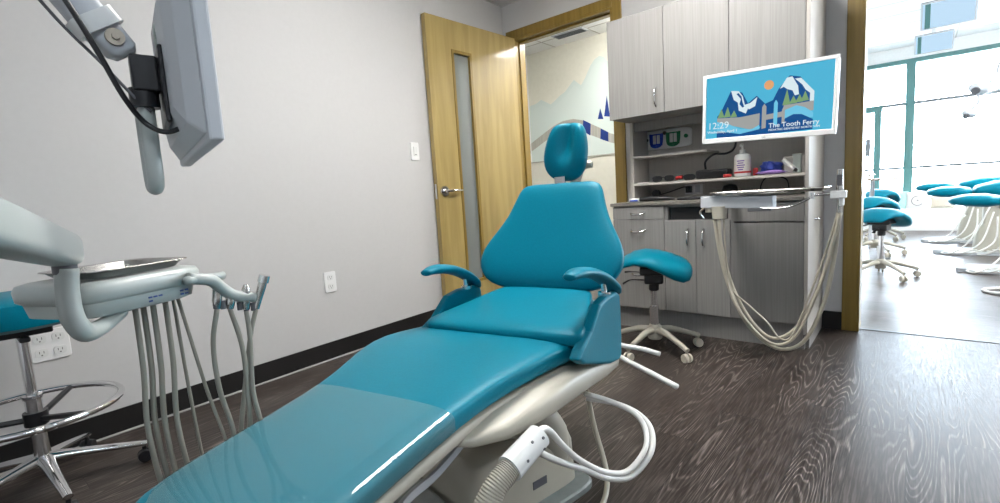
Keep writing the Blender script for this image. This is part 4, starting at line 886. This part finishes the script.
# curved handpiece bar
bm = new(); hbp = [V_(-1.105, 0.318, 0.874), V_(-1.112, 0.360, 0.863), V_(-1.126, 0.383, 0.842), V_(-1.132, 0.403, 0.823), V_(-1.133, 0.425, 0.813), V_(-1.130, 0.452, 0.806)]
tube(bm, hbp, [0.013, 0.014, 0.0135, 0.0135, 0.014, 0.012], 14, 5, 0.9); obj('handpiece_bar', bm, M['mint'], du, smooth=180)
bm = new()
bm.free()
for p in ((-1.134, 0.372, 0.806), (-1.134, 0.386, 0.802), (-1.136, 0.420, 0.792), (-1.133, 0.432, 0.788), (-1.130, 0.446, 0.786)):
    bm = new(); c_ = Vector(p)-do; cyl(bm, c_-Vector((0, 0, 0.009)), c_+Vector((0, 0, 0.009)), 0.0055, None, 10)
    obj('tube_clip', bm, M['mark'], du)
# arm: heavy tapering box beam, elbow pipe below
A0, A1 = Vector((-0.62, 0.008, 1.014)), Vector((-1.048, 0.138, 0.953)); ad = (A1-A0).normalized()
sx = ad.cross(Vector((0, 0, 1))).normalized(); sz = sx.cross(ad).normalized()
bm = new(); rings = []
for f, hw_, hh_ in ((-0.02, 0.020, 0.018), (0.0, 0.026, 0.0265), (0.5, 0.026, 0.026), (0.90, 0.025, 0.0255), (0.955, 0.023, 0.024), (0.985, 0.018, 0.019), (1.0, 0.009, 0.010)):
    c_ = A0+(A1-A0)*f-do; rings.append([c_+sx*a+sz*b for a, b in sup(32, hw_, hh_, 4)])
loft(bm, rings); obj('arm', bm, M['mint'], du, smooth=60)
bm = new(); c_ = A1-do; cyl(bm, c_+Vector((0.024, -0.010, -0.033)), c_+Vector((0.024, -0.010, -0.010)), 0.016, None, 20); obj('pivot', bm, M['mark'], du, smooth=40)
bm = new(); tube(bm, [V_(-1.022, 0.130, 0.928), V_(-1.022, 0.126, 0.890), V_(-1.024, 0.127, 0.850), V_(-1.036, 0.138, 0.822), V_(-1.058, 0.152, 0.814), V_(-1.090, 0.176, 0.816), V_(-1.131, 0.208, 0.828)], [0.0155, 0.0155, 0.016, 0.016, 0.0155, 0.0135, 0.0135], 18, 6); obj('elbow_pipe', bm, M['mint'], du, smooth=180)
bm = new(); tube(bm, [V_(-0.63, 0.008, 0.995), V_(-0.60, -0.03, 0.92), V_(-0.54, -0.12, 0.90), V_(-0.50, -0.2, 0.86), V_(-0.50, -0.2, 0.5), V_(-0.50, -0.2, 0.03)], 0.03, 16, 5); obj('post', bm, M['mint'], du, smooth=180)
bm = new(); lathe(bm, [(0.17, 0.0), (0.17, 0.02), (0.15, 0.03), (0.04, 0.04)]); obj('foot', bm, M['base_grey'], du, smooth=40)
# instrument tray on the table
it = thing('instrument_tray', 'shallow stainless tray resting on the delivery table', 'tray', tuple(hcn-db*0.005+da*0.008+Vector((0, 0, 0.8978))), math.atan2(da.y, da.x))
bm = new()
loft(bm, [ring2(0.078, 0.062, 0.0, 7), ring2(0.090, 0.072, 0.012, 7), ring2(0.098, 0.079, 0.014, 7), ring2(0.097, 0.078, 0.016, 7), ring2(0.088, 0.070, 0.015, 7), ring2(0.076, 0.060, 0.003, 7)]); obj('pan', bm, M['steel'], it, smooth=40)
# handpieces and their cords
def handpiece(label, top, loc, tip, cord, kind=0):
    t = thing('handpiece', label, 'handpiece', loc, 0, 'handpieces on the delivery unit'); o_ = Vector(loc)
    a = Vector(loc)-o_; b = Vector(tip)-o_
    bm = new(); tube(bm, [a, a+(b-a)*0.35, a+(b-a)*0.8, b], [0.007, 0.008, 0.0095, 0.009] if kind else [0.007, 0.010, 0.009, 0.005], 14, 3); obj('body', bm, M['steel'], t, smooth=60)
    if kind:
        bm = new(); cyl(bm, b, b+(b-a).normalized()*0.016, 0.0125, 0.012, 18); obj('head', bm, M['chrome'], t, smooth=40)
    bm = new(); tube(bm, [Vector(p)-o_ for p in cord], 0.0052, 10, 7); obj('cord', bm, M['hose_grey'], t, smooth=180)
    return t
zt = 0.834
def cordpts(top, mids, low, bx_, by_):
    return [top]+mids+[low, ((low[0]+bx_)/2, (low[1]+by_)/2-0.005, low[2]-0.055), (bx_+0.003, by_+0.008, low[2]+0.0), (bx_-0.004, by_-0.008, 0.56), (bx_+0.003, by_-0.002, 0.70), (bx_, by_, zt)]
handpiece('chrome-headed syringe at the tip of the handpiece bar', None, (-1.131, 0.452, 0.780), (-1.122, 0.470, 0.838), cordpts((-1.131, 0.452, 0.780), [(-1.136, 0.435, 0.72), (-1.142, 0.415, 0.62), (-1.145, 0.395, 0.52)], (-1.148, 0.375, 0.40), -1.178, 0.255), 1)
handpiece('slim steel handpiece second from the tip of the bar', None, (-1.134, 0.432, 0.782), (-1.130, 0.436, 0.838), cordpts((-1.134, 0.432, 0.782), [(-1.128, 0.430, 0.71), (-1.122, 0.420, 0.60), (-1.120, 0.428, 0.49)], (-1.135, 0.405, 0.39), -1.172, 0.270))
handpiece('steel handpiece third from the tip of the bar', None, (-1.137, 0.400, 0.790), (-1.134, 0.404, 0.828), cordpts((-1.137, 0.400, 0.790), [(-1.128, 0.412, 0.70), (-1.126, 0.410, 0.60), (-1.132, 0.405, 0.50)], (-1.145, 0.375, 0.39), -1.165, 0.290))
handpiece('short steel handpiece at the bend of the bar', None, (-1.136, 0.374, 0.796), (-1.133, 0.380, 0.848), cordpts((-1.136, 0.374, 0.796), [(-1.143, 0.360, 0.72), (-1.142, 0.360, 0.62), (-1.140, 0.375, 0.50)], (-1.155, 0.345, 0.40), -1.172, 0.240))
bm = new(); tube(bm, [(-1.165, 0.312, zt), (-1.163, 0.322, 0.76), (-1.155, 0.340, 0.62), (-1.145, 0.360, 0.50), (-1.148, 0.370, 0.41), (-1.155, 0.36, 0.36), (-1.19, 0.33, 0.42), (-1.20, 0.32, 0.60), (-1.195, 0.312, zt)], 0.0036, 8, 7); tag(obj('saline_line', bm, M['hose_grey'], smooth=180), 'thin grey line slanting between the delivery unit cords', 'tube')

# ------------------------------------------------------------------ ceiling arm monitor seen from behind
cm = thing('arm_monitor', 'pale grey monitor seen edge-on from behind, on a jointed arm', 'monitor', (-1.10, -0.18, H)); co = Vector(cm.location)
def W_(*a): return Vector(a)-co
Nn, Ff = Vector((-0.822, 0.314, 0)), Vector((-1.296, 0.413, 0)); pu = (Ff-Nn).normalized(); pb_ = Vector((-0.205, -0.979, 0)); zb, zt_ = 1.112, 1.43
def pr(x0, x1, z0, z1, d_): return [Nn+pu*x+pb_*d_+Vector((0, 0, z))-co for x, z in ((x0, z0), (x1, z0), (x1, z1), (x0, z1))]
WL = (Ff-Nn).length
bm = new(); loft(bm, [pr(0, WL, zb, zt_, 0.0), pr(0, WL, zb, zt_, 0.022)]); obj('bezel', bm, M['grey_pl'], cm, bevel=0.004)
bm = new(); loft(bm, [pr(0.012, WL-0.012, zb+0.01, zt_-0.01, 0.022), pr(0.06, WL-0.06, zb+0.035, zt_-0.03, 0.042), pr(0.12, WL-0.12, zb+0.07, zt_-0.06, 0.052)]); hs_ = obj('back_housing', bm, M['grey_pl'], cm, bevel=0.004)
bm = new(); loft(bm, [pr(0.02, WL-0.02, zb+0.02, zt_-0.018, -0.0005), pr(0.02, WL-0.02, zb+0.02, zt_-0.018, -0.002)]); obj('screen', bm, M['black'], cm)
bm = new()
for k in range(12):
    loft(bm, [pr(0.26, 0.30, 1.30+k*0.005, 1.3025+k*0.005, 0.030), pr(0.26, 0.30, 1.30+k*0.005, 1.3025+k*0.005, 0.0532)])
obj('vent_slot', bm, M['frost'], hs_)
mc = Nn+pu*0.24
bm = new(); loft(bm, [pr(0.18, 0.30, 1.165, 1.300, 0.050), pr(0.18, 0.30, 1.165, 1.300, 0.059)]); loft(bm, [pr(0.215, 0.265, 1.225, 1.288, 0.059), pr(0.215, 0.265, 1.225, 1.288, 0.100)]); obj('mount_block', bm, M['black'], cm, bevel=0.004)
gc = mc+pb_*0.084
bm = new(); cyl(bm, Vector((gc.x, gc.y, 1.198))-co, Vector((gc.x, gc.y, 1.232))-co, 0.023, None, 24); obj('clamp', bm, M['black'], cm, smooth=40)
# long handle loop below
gu = Vector((math.sin(0.2), math.cos(0.2), 0))
e1 = gc-pb_*0.0; hd = Vector((-0.992, 0.125, 0))
bm = new(); tube(bm, [Vector((e1.x, e1.y, z))-co for z in (1.205, 1.16, 1.11)]+[e1+Vector((0, 0, 1.080))-co, e1+hd*0.012+Vector((0, 0, 1.058))-co, e1+hd*0.036+Vector((0, 0, 1.058))-co, e1+hd*0.046+Vector((0, 0, 1.085))-co, e1+hd*0.046+Vector((0, 0, 1.13))-co, e1+hd*0.046+Vector((0, 0, 1.195))-co], 0.0135, 16, 5); obj('handle', bm, M['mint'], cm, smooth=180)
J = gc+Vector((0, 0, 1.262))
E1 = Vector((-1.069, 0.262, 1.285)); E2 = Vector((-1.078, 0.218, 1.343)); E3 = Vector((-1.085, 0.140, 1.47)); E4 = Vector((-1.10, -0.18, 2.05))
bm = new(); cyl(bm, J-co, E1+Vector((0.0, 0.012, -0.008))-co, 0.0075, None, 12); obj('pin', bm, M['chrome'], cm, smooth=40)
bm = new(); rings = []
for p, hw_, hh_ in ((E1, 0.014, 0.016), (E1+(E2-E1)*0.15, 0.022, 0.024), (E1+(E2-E1)*0.6, 0.024, 0.027), (E2, 0.024, 0.028), (E3, 0.026, 0.030), (E4, 0.03, 0.03)):
    dd = (E3-E1).normalized(); s1_ = dd.cross(Vector((1, 0, 0))).normalized(); rings.append([p-co+Vector((1, 0, 0))*a+s1_*b for a, b in sup(24, hw_, hh_, 4)])
loft(bm, rings); am = obj('arm', bm, M['grey_pl'], cm, smooth=60)
kp = E1+(E2-E1)*0.42
bm = new(); cyl(bm, kp+Vector((0.018, 0, 0.0))-co, kp+Vector((0.029, 0, 0.0))-co, 0.014, None, 20); cyl(bm, kp+Vector((0.028, 0, 0))-co, kp+Vector((0.033, 0, 0))-co, 0.006, None, 6); obj('bolt', bm, M['beige_cloth'], am, smooth=40)
bp_ = E1+(E2-E1)*0.85; dd = (E3-E1).normalized()
bm = new(); s1_ = dd.cross(Vector((1, 0, 0))).normalized(); loft(bm, [[bp_+dd*f-co+Vector((1, 0, 0))*a+s1_*b for a, b in sup(24, 0.034, 0.036, 4)] for f in (-0.014, 0.014)]); obj('strap', bm, M['white_pl'], am, smooth=60)
bm = new(); cyl(bm, E4-Vector((0, 0, 0.05))-co, W_(-1.10, -0.18, H-0.012), 0.028, None, 20); lathe(bm, [(0.09, -0.012), (0.09, 0.0)]); obj('ceiling_pole', bm, M['grey_pl'], cm, smooth=40)
bm = new(); tube(bm, [W_(-1.095, -0.10, 1.95), W_(-1.060, 0.04, 1.62), W_(-1.045, 0.13, 1.46), W_(-1.038, 0.180, 1.36), W_(-1.034, 0.213, 1.28), W_(-1.036, 0.240, 1.21), W_(-1.040, 0.266, 1.168), W_(-1.025, 0.290, 1.150), W_(-1.005, 0.310, 1.155), W_(-0.990, 0.330, 1.172)], 0.0045, 10, 6); obj('cable', bm, M['black'], cm, smooth=180)
bm = new(); tube(bm, [W_(-1.12, -0.08, 1.90), W_(-1.125, 0.06, 1.55), W_(-1.10, 0.165, 1.36), W_(-1.075, 0.225, 1.27), W_(-1.062, 0.262, 1.215), W_(-1.06, 0.285, 1.19)], 0.0028, 8, 6); obj('cable', bm, M['mark'], cm, smooth=180)

# ------------------------------------------------------------------ far room furniture
def far_chair(loc, rz, label, sc=1.0, first=[None]):
    if first[0] is not None:
        r_ = dup(first[0], loc, rz, label, 'far dental chairs'); r_.scale = (sc,)*3; return r_
    t = thing('exam_chair', label, 'dental chair', loc, rz, 'far dental chairs'); first[0] = t; t.scale = (sc,)*3
    def padx(name, secs, m):
        bm = new(); loft(bm, [[(x, yy, zc-0.02+zz) for yy, zz in sup(28, hd, th*1.55, 3)] for x, zc, th, hd in secs]); return obj(name, bm, m, t, smooth=180)
    padx('leg_pad', [(0.0, 0.690, 0.006, 0.08), (0.02, 0.690, 0.022, 0.16), (0.12, 0.692, 0.036, 0.20), (0.26, 0.688, 0.040, 0.21), (0.35, 0.684, 0.028, 0.20), (0.37, 0.683, 0.008, 0.15)], M['teal'])
    padx('seat_pad', [(0.375, 0.690, 0.008, 0.15), (0.40, 0.692, 0.035, 0.22), (0.55, 0.705, 0.055, 0.25), (0.80, 0.705, 0.058, 0.26), (1.0, 0.700, 0.05, 0.25), (1.04, 0.70, 0.01, 0.2)], M['teal'])
    padx('back_pad', [(1.05, 0.72, 0.01, 0.2), (1.08, 0.73, 0.045, 0.26), (1.30, 0.80, 0.05, 0.25), (1.50, 0.87, 0.045, 0.2), (1.62, 0.92, 0.01, 0.12)], M['teal'])
    bm = new(); bb(bm, 0.34, 1.10, -0.13, 0.13, 0.585, 0.645); obj('frame', bm, M['cream'], t, bevel=0.015)
    bm = new(); loft(bm, [[(0.55+a, b, z) for a, b in sup(28, hx, hy, 6)] for z, hx, hy in ((0.03, 0.16, 0.14), (0.28, 0.13, 0.12), (0.32, 0.09, 0.09), (0.59, 0.09, 0.08))]); obj('pedestal', bm, M['cream'], t, smooth=40)
    bm = new(); loft(bm, [[(0.55+a, b, z) for a, b in sup(28, 0.40, 0.24, 7)] for z in (0.0, 0.025)]); obj('base_plate', bm, M['grey_pl'], t, smooth=40)
    bm = new(); lathe(bm, [(0.05, 0.0), (0.05, 0.03), (0.03, 0.045)], (0.12, -0.1, 0)); obj('foot_pedal', bm, M['grey_pl'], t, smooth=40)
    random.seed(11)
    for k in range(4):
        x0 = 0.24+0.09*k
        bm = new(); tube(bm, [(0.50+0.03*k, -0.16, 0.50-0.05*(k % 3)), (x0+0.12, -0.22-0.02*(k % 4), 0.16), (x0-0.02, -0.28-0.03*(k % 3), 0.025+0.012*(k % 3)), (x0-0.10-0.03*(k % 3), -0.20, 0.02), (x0+0.05, -0.12+0.03*(k % 2), 0.03+0.01*(k % 4)), (x0+0.28, -0.2, 0.03+0.012*(k % 3)), (x0+0.38, -0.26, 0.16)], 0.0075, 8, 5); obj('hose', bm, M['hose_white'], t, smooth=180)
    return t
far_chair((0.245, 6.45, 0), 0.0, 'nearest teal dental chair pad with coiled hoses beyond the opening')
far_chair((0.10, 7.75, 0), 0.0, 'middle teal dental chair of the row beyond the opening', 1.06)
far_chair((0.0, 8.9, 0), 0.0, 'farthest teal dental chair beyond the opening, nearest the window', 1.10)
bm = new(); tube(bm, [(0.95, 5.35, 0.012), (0.70, 5.42, 0.012), (0.52, 5.45, 0.012), (0.43, 5.34, 0.012), (0.50, 5.22, 0.012), (0.70, 5.12, 0.012), (0.95, 5.05, 0.012)], 0.012, 10, 6); tag(obj('floor_tube', bm, M['hose_white'], smooth=180), 'pale tube looping out on the floor at the right edge', 'tube')
# side table
tb = thing('side_table', 'small brown table on thin legs by the far left wall', 'table', (-0.66, 8.15, 0))
bm = new(); bb(bm, -0.45, 0.52, -0.25, 0.25, 0.885, 0.905); obj('tabletop', bm, M['table'], tb, bevel=0.004)
for x, y in ((-0.40, -0.21), (0.22, -0.21), (-0.40, 0.21), (0.22, 0.21)):
    bm = new(); cyl(bm, (x, y, 0), (x, y, 0.885), 0.015, None, 12); obj('leg', bm, M['grey_pl'], tb, smooth=40)
bm = new(); bb(bm, -1.03, -0.42, 7.97, 8.33, 0.955, 0.97)
bb(bm, -1.0, -0.98, 7.99, 8.31, 0.905, 0.955); bb(bm, -0.48, -0.46, 7.99, 8.31, 0.905, 0.955); tag(obj('riser_shelf', bm, M['table'], bevel=0.003), 'low brown riser standing on the far side table', 'shelf')
# pillows on the window bench
def pillow(name, c, w_, h_, m, label, cat='pillow'):
    t = thing(name, label, cat, c)
    bm = new(); g = 12; rows = []
    def P(i, j, s_):
        a, b = -1+2*i/g, -1+2*j/g
        k = (1-a**4)*(1-b**4); px = a*w_/2*(1-0.06*(1-b*b)); pz = h_/2+b*h_/2*(1-0.06*(1-a*a))
        return (px, s_*0.055*k+0.12*pz/h_*0.3, pz)
    for s_ in (-1, 1):
        vs = [[bm.verts.new(P(i, j, s_)) for j in range(g+1)] for i in range(g+1)]
        for i in range(g):
            for j in range(g): bm.faces.new((vs[i][j], vs[i+1][j], vs[i+1][j+1], vs[i][j+1]))
    bmesh.ops.remove_doubles(bm, verts=bm.verts[:], dist=1e-5); bmesh.ops.recalc_face_normals(bm, faces=bm.faces[:])
    obj('cushion', bm, m, t, smooth=180); return t
pillow('pillow', (-0.24, YW-0.42, 0.342), 0.30, 0.30, M['aqua_cloth'], 'aqua pillow on the window bench behind the saddle stools')
pl = pillow('pillow', (0.03, YW-0.46, 0.342), 0.30, 0.28, M['white_cloth'], 'white pillow with a round wreath print on the window bench')
bm = new()
for k in range(20):
    a = -0.6+k*0.2+PI*0.72; 
    if a > PI*0.72-0.6+3.9: break
    c_ = (0.075*math.cos(a), -0.058, 0.14+0.075*math.sin(a)); box(bm, c_, (0.020, 0.003, 0.008), rot=Matrix.Rotation(-a+PI/2, 3, 'Y'))
obj('wreath_print', bm, M['mark'], pl)
pillow('pillow', (0.33, YW-0.40, 0.342), 0.30, 0.20, M['beige_cloth'], 'beige cushion at the right on the window bench')
pillow('pillow', (0.36, YW-0.15, 0.342), 0.28, 0.26, M['white_cloth'], 'white cushion standing behind the beige one at the window')
bm = new(); box(bm, (0, -0.060, 0.145), (0.03, 0.003, 0.006)); box(bm, (0, -0.060, 0.145), (0.006, 0.0034, 0.03)); obj('letter_print', bm, M['mark'], pl)
# wall sign by the left window door
bm = new(); bb(bm, -0.70, -0.63, YW-0.07, YW-0.03, 1.27, 1.58); tag(obj('letter_box', bm, M['frame_dark'], bevel=0.004), 'dark flat panel hanging at the far window door', 'panel')

# ceiling monitors
def ceil_mon(loc, label, w_, first=[None]):
    t = thing('ceiling_monitor', label, 'monitor', loc, 0.0, 'ceiling monitors')
    tl = Matrix.Rotation(-0.95, 3, 'X'); hd = w_*0.33
    drop = H2-loc[2]
    def bx(name, s_, c_, m, **k):
        bm = new(); box(bm, tl @ Vector(c_), s_, rot=tl); return obj(name, bm, m, t, **k)
    bx('housing', (w_, hd*2, 0.03), (0, 0, 0.0), M['frame_dark'], bevel=0.006)
    bx('bezel', (w_*1.01, hd*2.02, 0.006), (0, 0, -0.016), M['grey_pl'])
    bx('screen', (w_*0.93, hd*1.82, 0.004), (0, 0, -0.0205), M['screen_reflection'])  # emission imitates the sky reflected in the screen
    bx('screen_band', (w_*0.10, hd*1.82, 0.001), (-w_*0.37, 0, -0.0232), M['frame_teal'])
    bm = new(); cyl(bm, (0, 0.04, 0.01), (0, 0.04, drop-0.0), 0.025, None, 14); lathe(bm, [(0.09, drop-0.05), (0.10, drop-0.002)], (0, 0.04, 0)); obj('pole', bm, M['white_pl'], t, smooth=40)
    return t
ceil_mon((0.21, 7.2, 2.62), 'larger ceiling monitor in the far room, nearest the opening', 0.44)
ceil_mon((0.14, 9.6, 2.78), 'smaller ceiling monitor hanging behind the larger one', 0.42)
# ceiling operating lights
dlm = M['white_pl']
lt = thing('dental_light', 'jointed ceiling lamp with two grey heads at the upper right', 'lamp', (0.85, 7.2, H2)); lo = Vector(lt.location)
def K(*a): return Vector(a)-lo
bm = new(); cyl(bm, (0, 0, 0), K(0.85, 7.2, 2.35), 0.025, None, 14); tube(bm, [K(0.85, 7.2, 2.35), K(0.70, 7.15, 2.20), K(0.615, 7.1, 2.0), K(0.60, 7.08, 1.90)], 0.022, 10, 4); obj('ceiling_arm', bm, M['grey_pl'], lt, smooth=60)
bm = new(); tube(bm, [K(0.60, 7.08, 1.90), K(0.56, 7.05, 1.84), K(0.50, 7.0, 1.775), K(0.44, 7.0, 1.76)], 0.014, 10, 4); obj('swivel', bm, M['grey_pl'], lt, smooth=60)
for cx, cz, r_ in ((0.455, 1.765, 0.075), (0.395, 1.525, 0.055)):
    bm = new(); bmesh.ops.create_uvsphere(bm, u_segments=20, v_segments=12, radius=1, matrix=Matrix.Translation(K(cx, 7.0, cz)) @ Matrix.Rotation(0.4, 4, 'Y') @ Matrix.Diagonal((r_*1.15, r_, r_*0.7, 1))); hd_ = obj('lamp_head', bm, M['grey_pl'], lt, smooth=180)
    bm = new(); cyl(bm, K(cx-0.02, 7.0-r_*0.6, cz-0.02), K(cx-0.03, 7.0-r_*1.05, cz-0.03), r_*0.5, r_*0.45, 18); obj('lens', bm, M['mark'], hd_, smooth=40)
bm = new(); tube(bm, [K(0.45, 7.0, 1.72), K(0.46, 7.0, 1.63), K(0.40, 7.0, 1.55)], 0.012, 8, 4); tube(bm, [K(0.50, 6.98, 1.70), K(0.62, 6.98, 1.73), K(0.80, 6.98, 1.735)], 0.012, 8, 4); obj('handle', bm, M['grey_pl'], lt, smooth=60)
# beam hanging over the mezzanine of the window (thin dark rod outside)
# ------------------------------------------------------------------ unseen ceiling lights
def unseen_light(loc, sx_, sy_, label, grp, z=H, m='lightpanel'):
    t = thing('ceiling_light', label, 'light', (loc[0], loc[1], z), 0, grp)
    bm = new()
    for a in ((-sx_/2, sx_/2, -sy_/2, -sy_/2+0.02), (-sx_/2, sx_/2, sy_/2-0.02, sy_/2), (-sx_/2, -sx_/2+0.02, -sy_/2+0.02, sy_/2-0.02), (sx_/2-0.02, sx_/2, -sy_/2+0.02, sy_/2-0.02)): bb(bm, *a, -0.02, -0.001)
    obj('frame', bm, M['white_pl'], t)
    bm = new(); bb(bm, -sx_/2+0.02, sx_/2-0.02, -sy_/2+0.02, sy_/2-0.02, -0.085, -0.002); obj('diffuser', bm, M[m], t)  # diffuser box dropped below the frame so its sides light the upper walls
unseen_light((-1.1, 1.95), 0.6, 1.2, 'unseen ceiling light panel above the chair headrest', 'room ceiling lights')
unseen_light((0.9, -0.3), 0.6, 1.2, 'unseen ceiling light panel near the viewer', 'room ceiling lights', H, 'lightpanel_cool')
unseen_light((-2.0, 4.45), 0.6, 0.6, 'unseen square ceiling light in the corridor', 'corridor lights')
M['lightpanel2'] = mat('far_light_diffuser', (0.9, 0.9, 0.9), 0.6, emit=(1.0, 0.99, 0.97), es=75.0)
unseen_light((1.9, 5.6), 0.6, 1.2, 'unseen ceiling light panel in the far room near the opening', 'far room ceiling lights', H2, 'lightpanel2')
unseen_light((1.9, 8.4), 0.6, 1.2, 'unseen ceiling light panel in the far room near the window', 'far room ceiling lights', H2, 'lightpanel2')

# ------------------------------------------------------------------ daylight
wd_ = bpy.data.worlds.new('sky'); SC.world = wd_; wd_.use_nodes = True
bg = wd_.node_tree.nodes['Background']; bg.inputs[0].default_value = (0.74, 0.87, 1.0, 1); bg.inputs[1].default_value = 31.0
pl_ = bpy.data.lights.new('window_portal', 'AREA'); pl_.shape = 'RECTANGLE'; pl_.size = 5.4; pl_.size_y = 2.4; pl_.cycles.is_portal = True
po = bpy.data.objects.new('window_portal', pl_); COL.objects.link(po); po.location = (1.85, YW+0.15, 1.55); po.rotation_euler = (-PI/2, 0, 0)

# ------------------------------------------------------------------ camera
cam = bpy.data.cameras.new('camera'); co_ = bpy.data.objects.new('camera', cam); COL.objects.link(co_)
a, b, c = math.radians(40.8), math.radians(-6.62), math.radians(-3.62)
f_ = Vector((-math.sin(a)*math.cos(b), math.cos(a)*math.cos(b), math.sin(b))); r0 = Vector((math.cos(a), math.sin(a), 0)); u0 = r0.cross(f_)
r_ = r0*math.cos(c)+u0*math.sin(c); uu = -r0*math.sin(c)+u0*math.cos(c)
R3 = Matrix((r_, uu, -f_)).transposed()
co_.matrix_world = Matrix.Translation((0, 0, 1.0)) @ R3.to_4x4()
cam.sensor_fit = 'HORIZONTAL'; cam.sensor_width = 36; cam.lens = 484.2/1000*36; cam.clip_start = 0.02; cam.clip_end = 200
SC.camera = co_
SC.view_settings.view_transform = 'Standard'; SC.view_settings.look = 'None'; SC.view_settings.gamma = 1; SC.view_settings.use_curve_mapping = False
SC.view_settings.exposure = 0.0
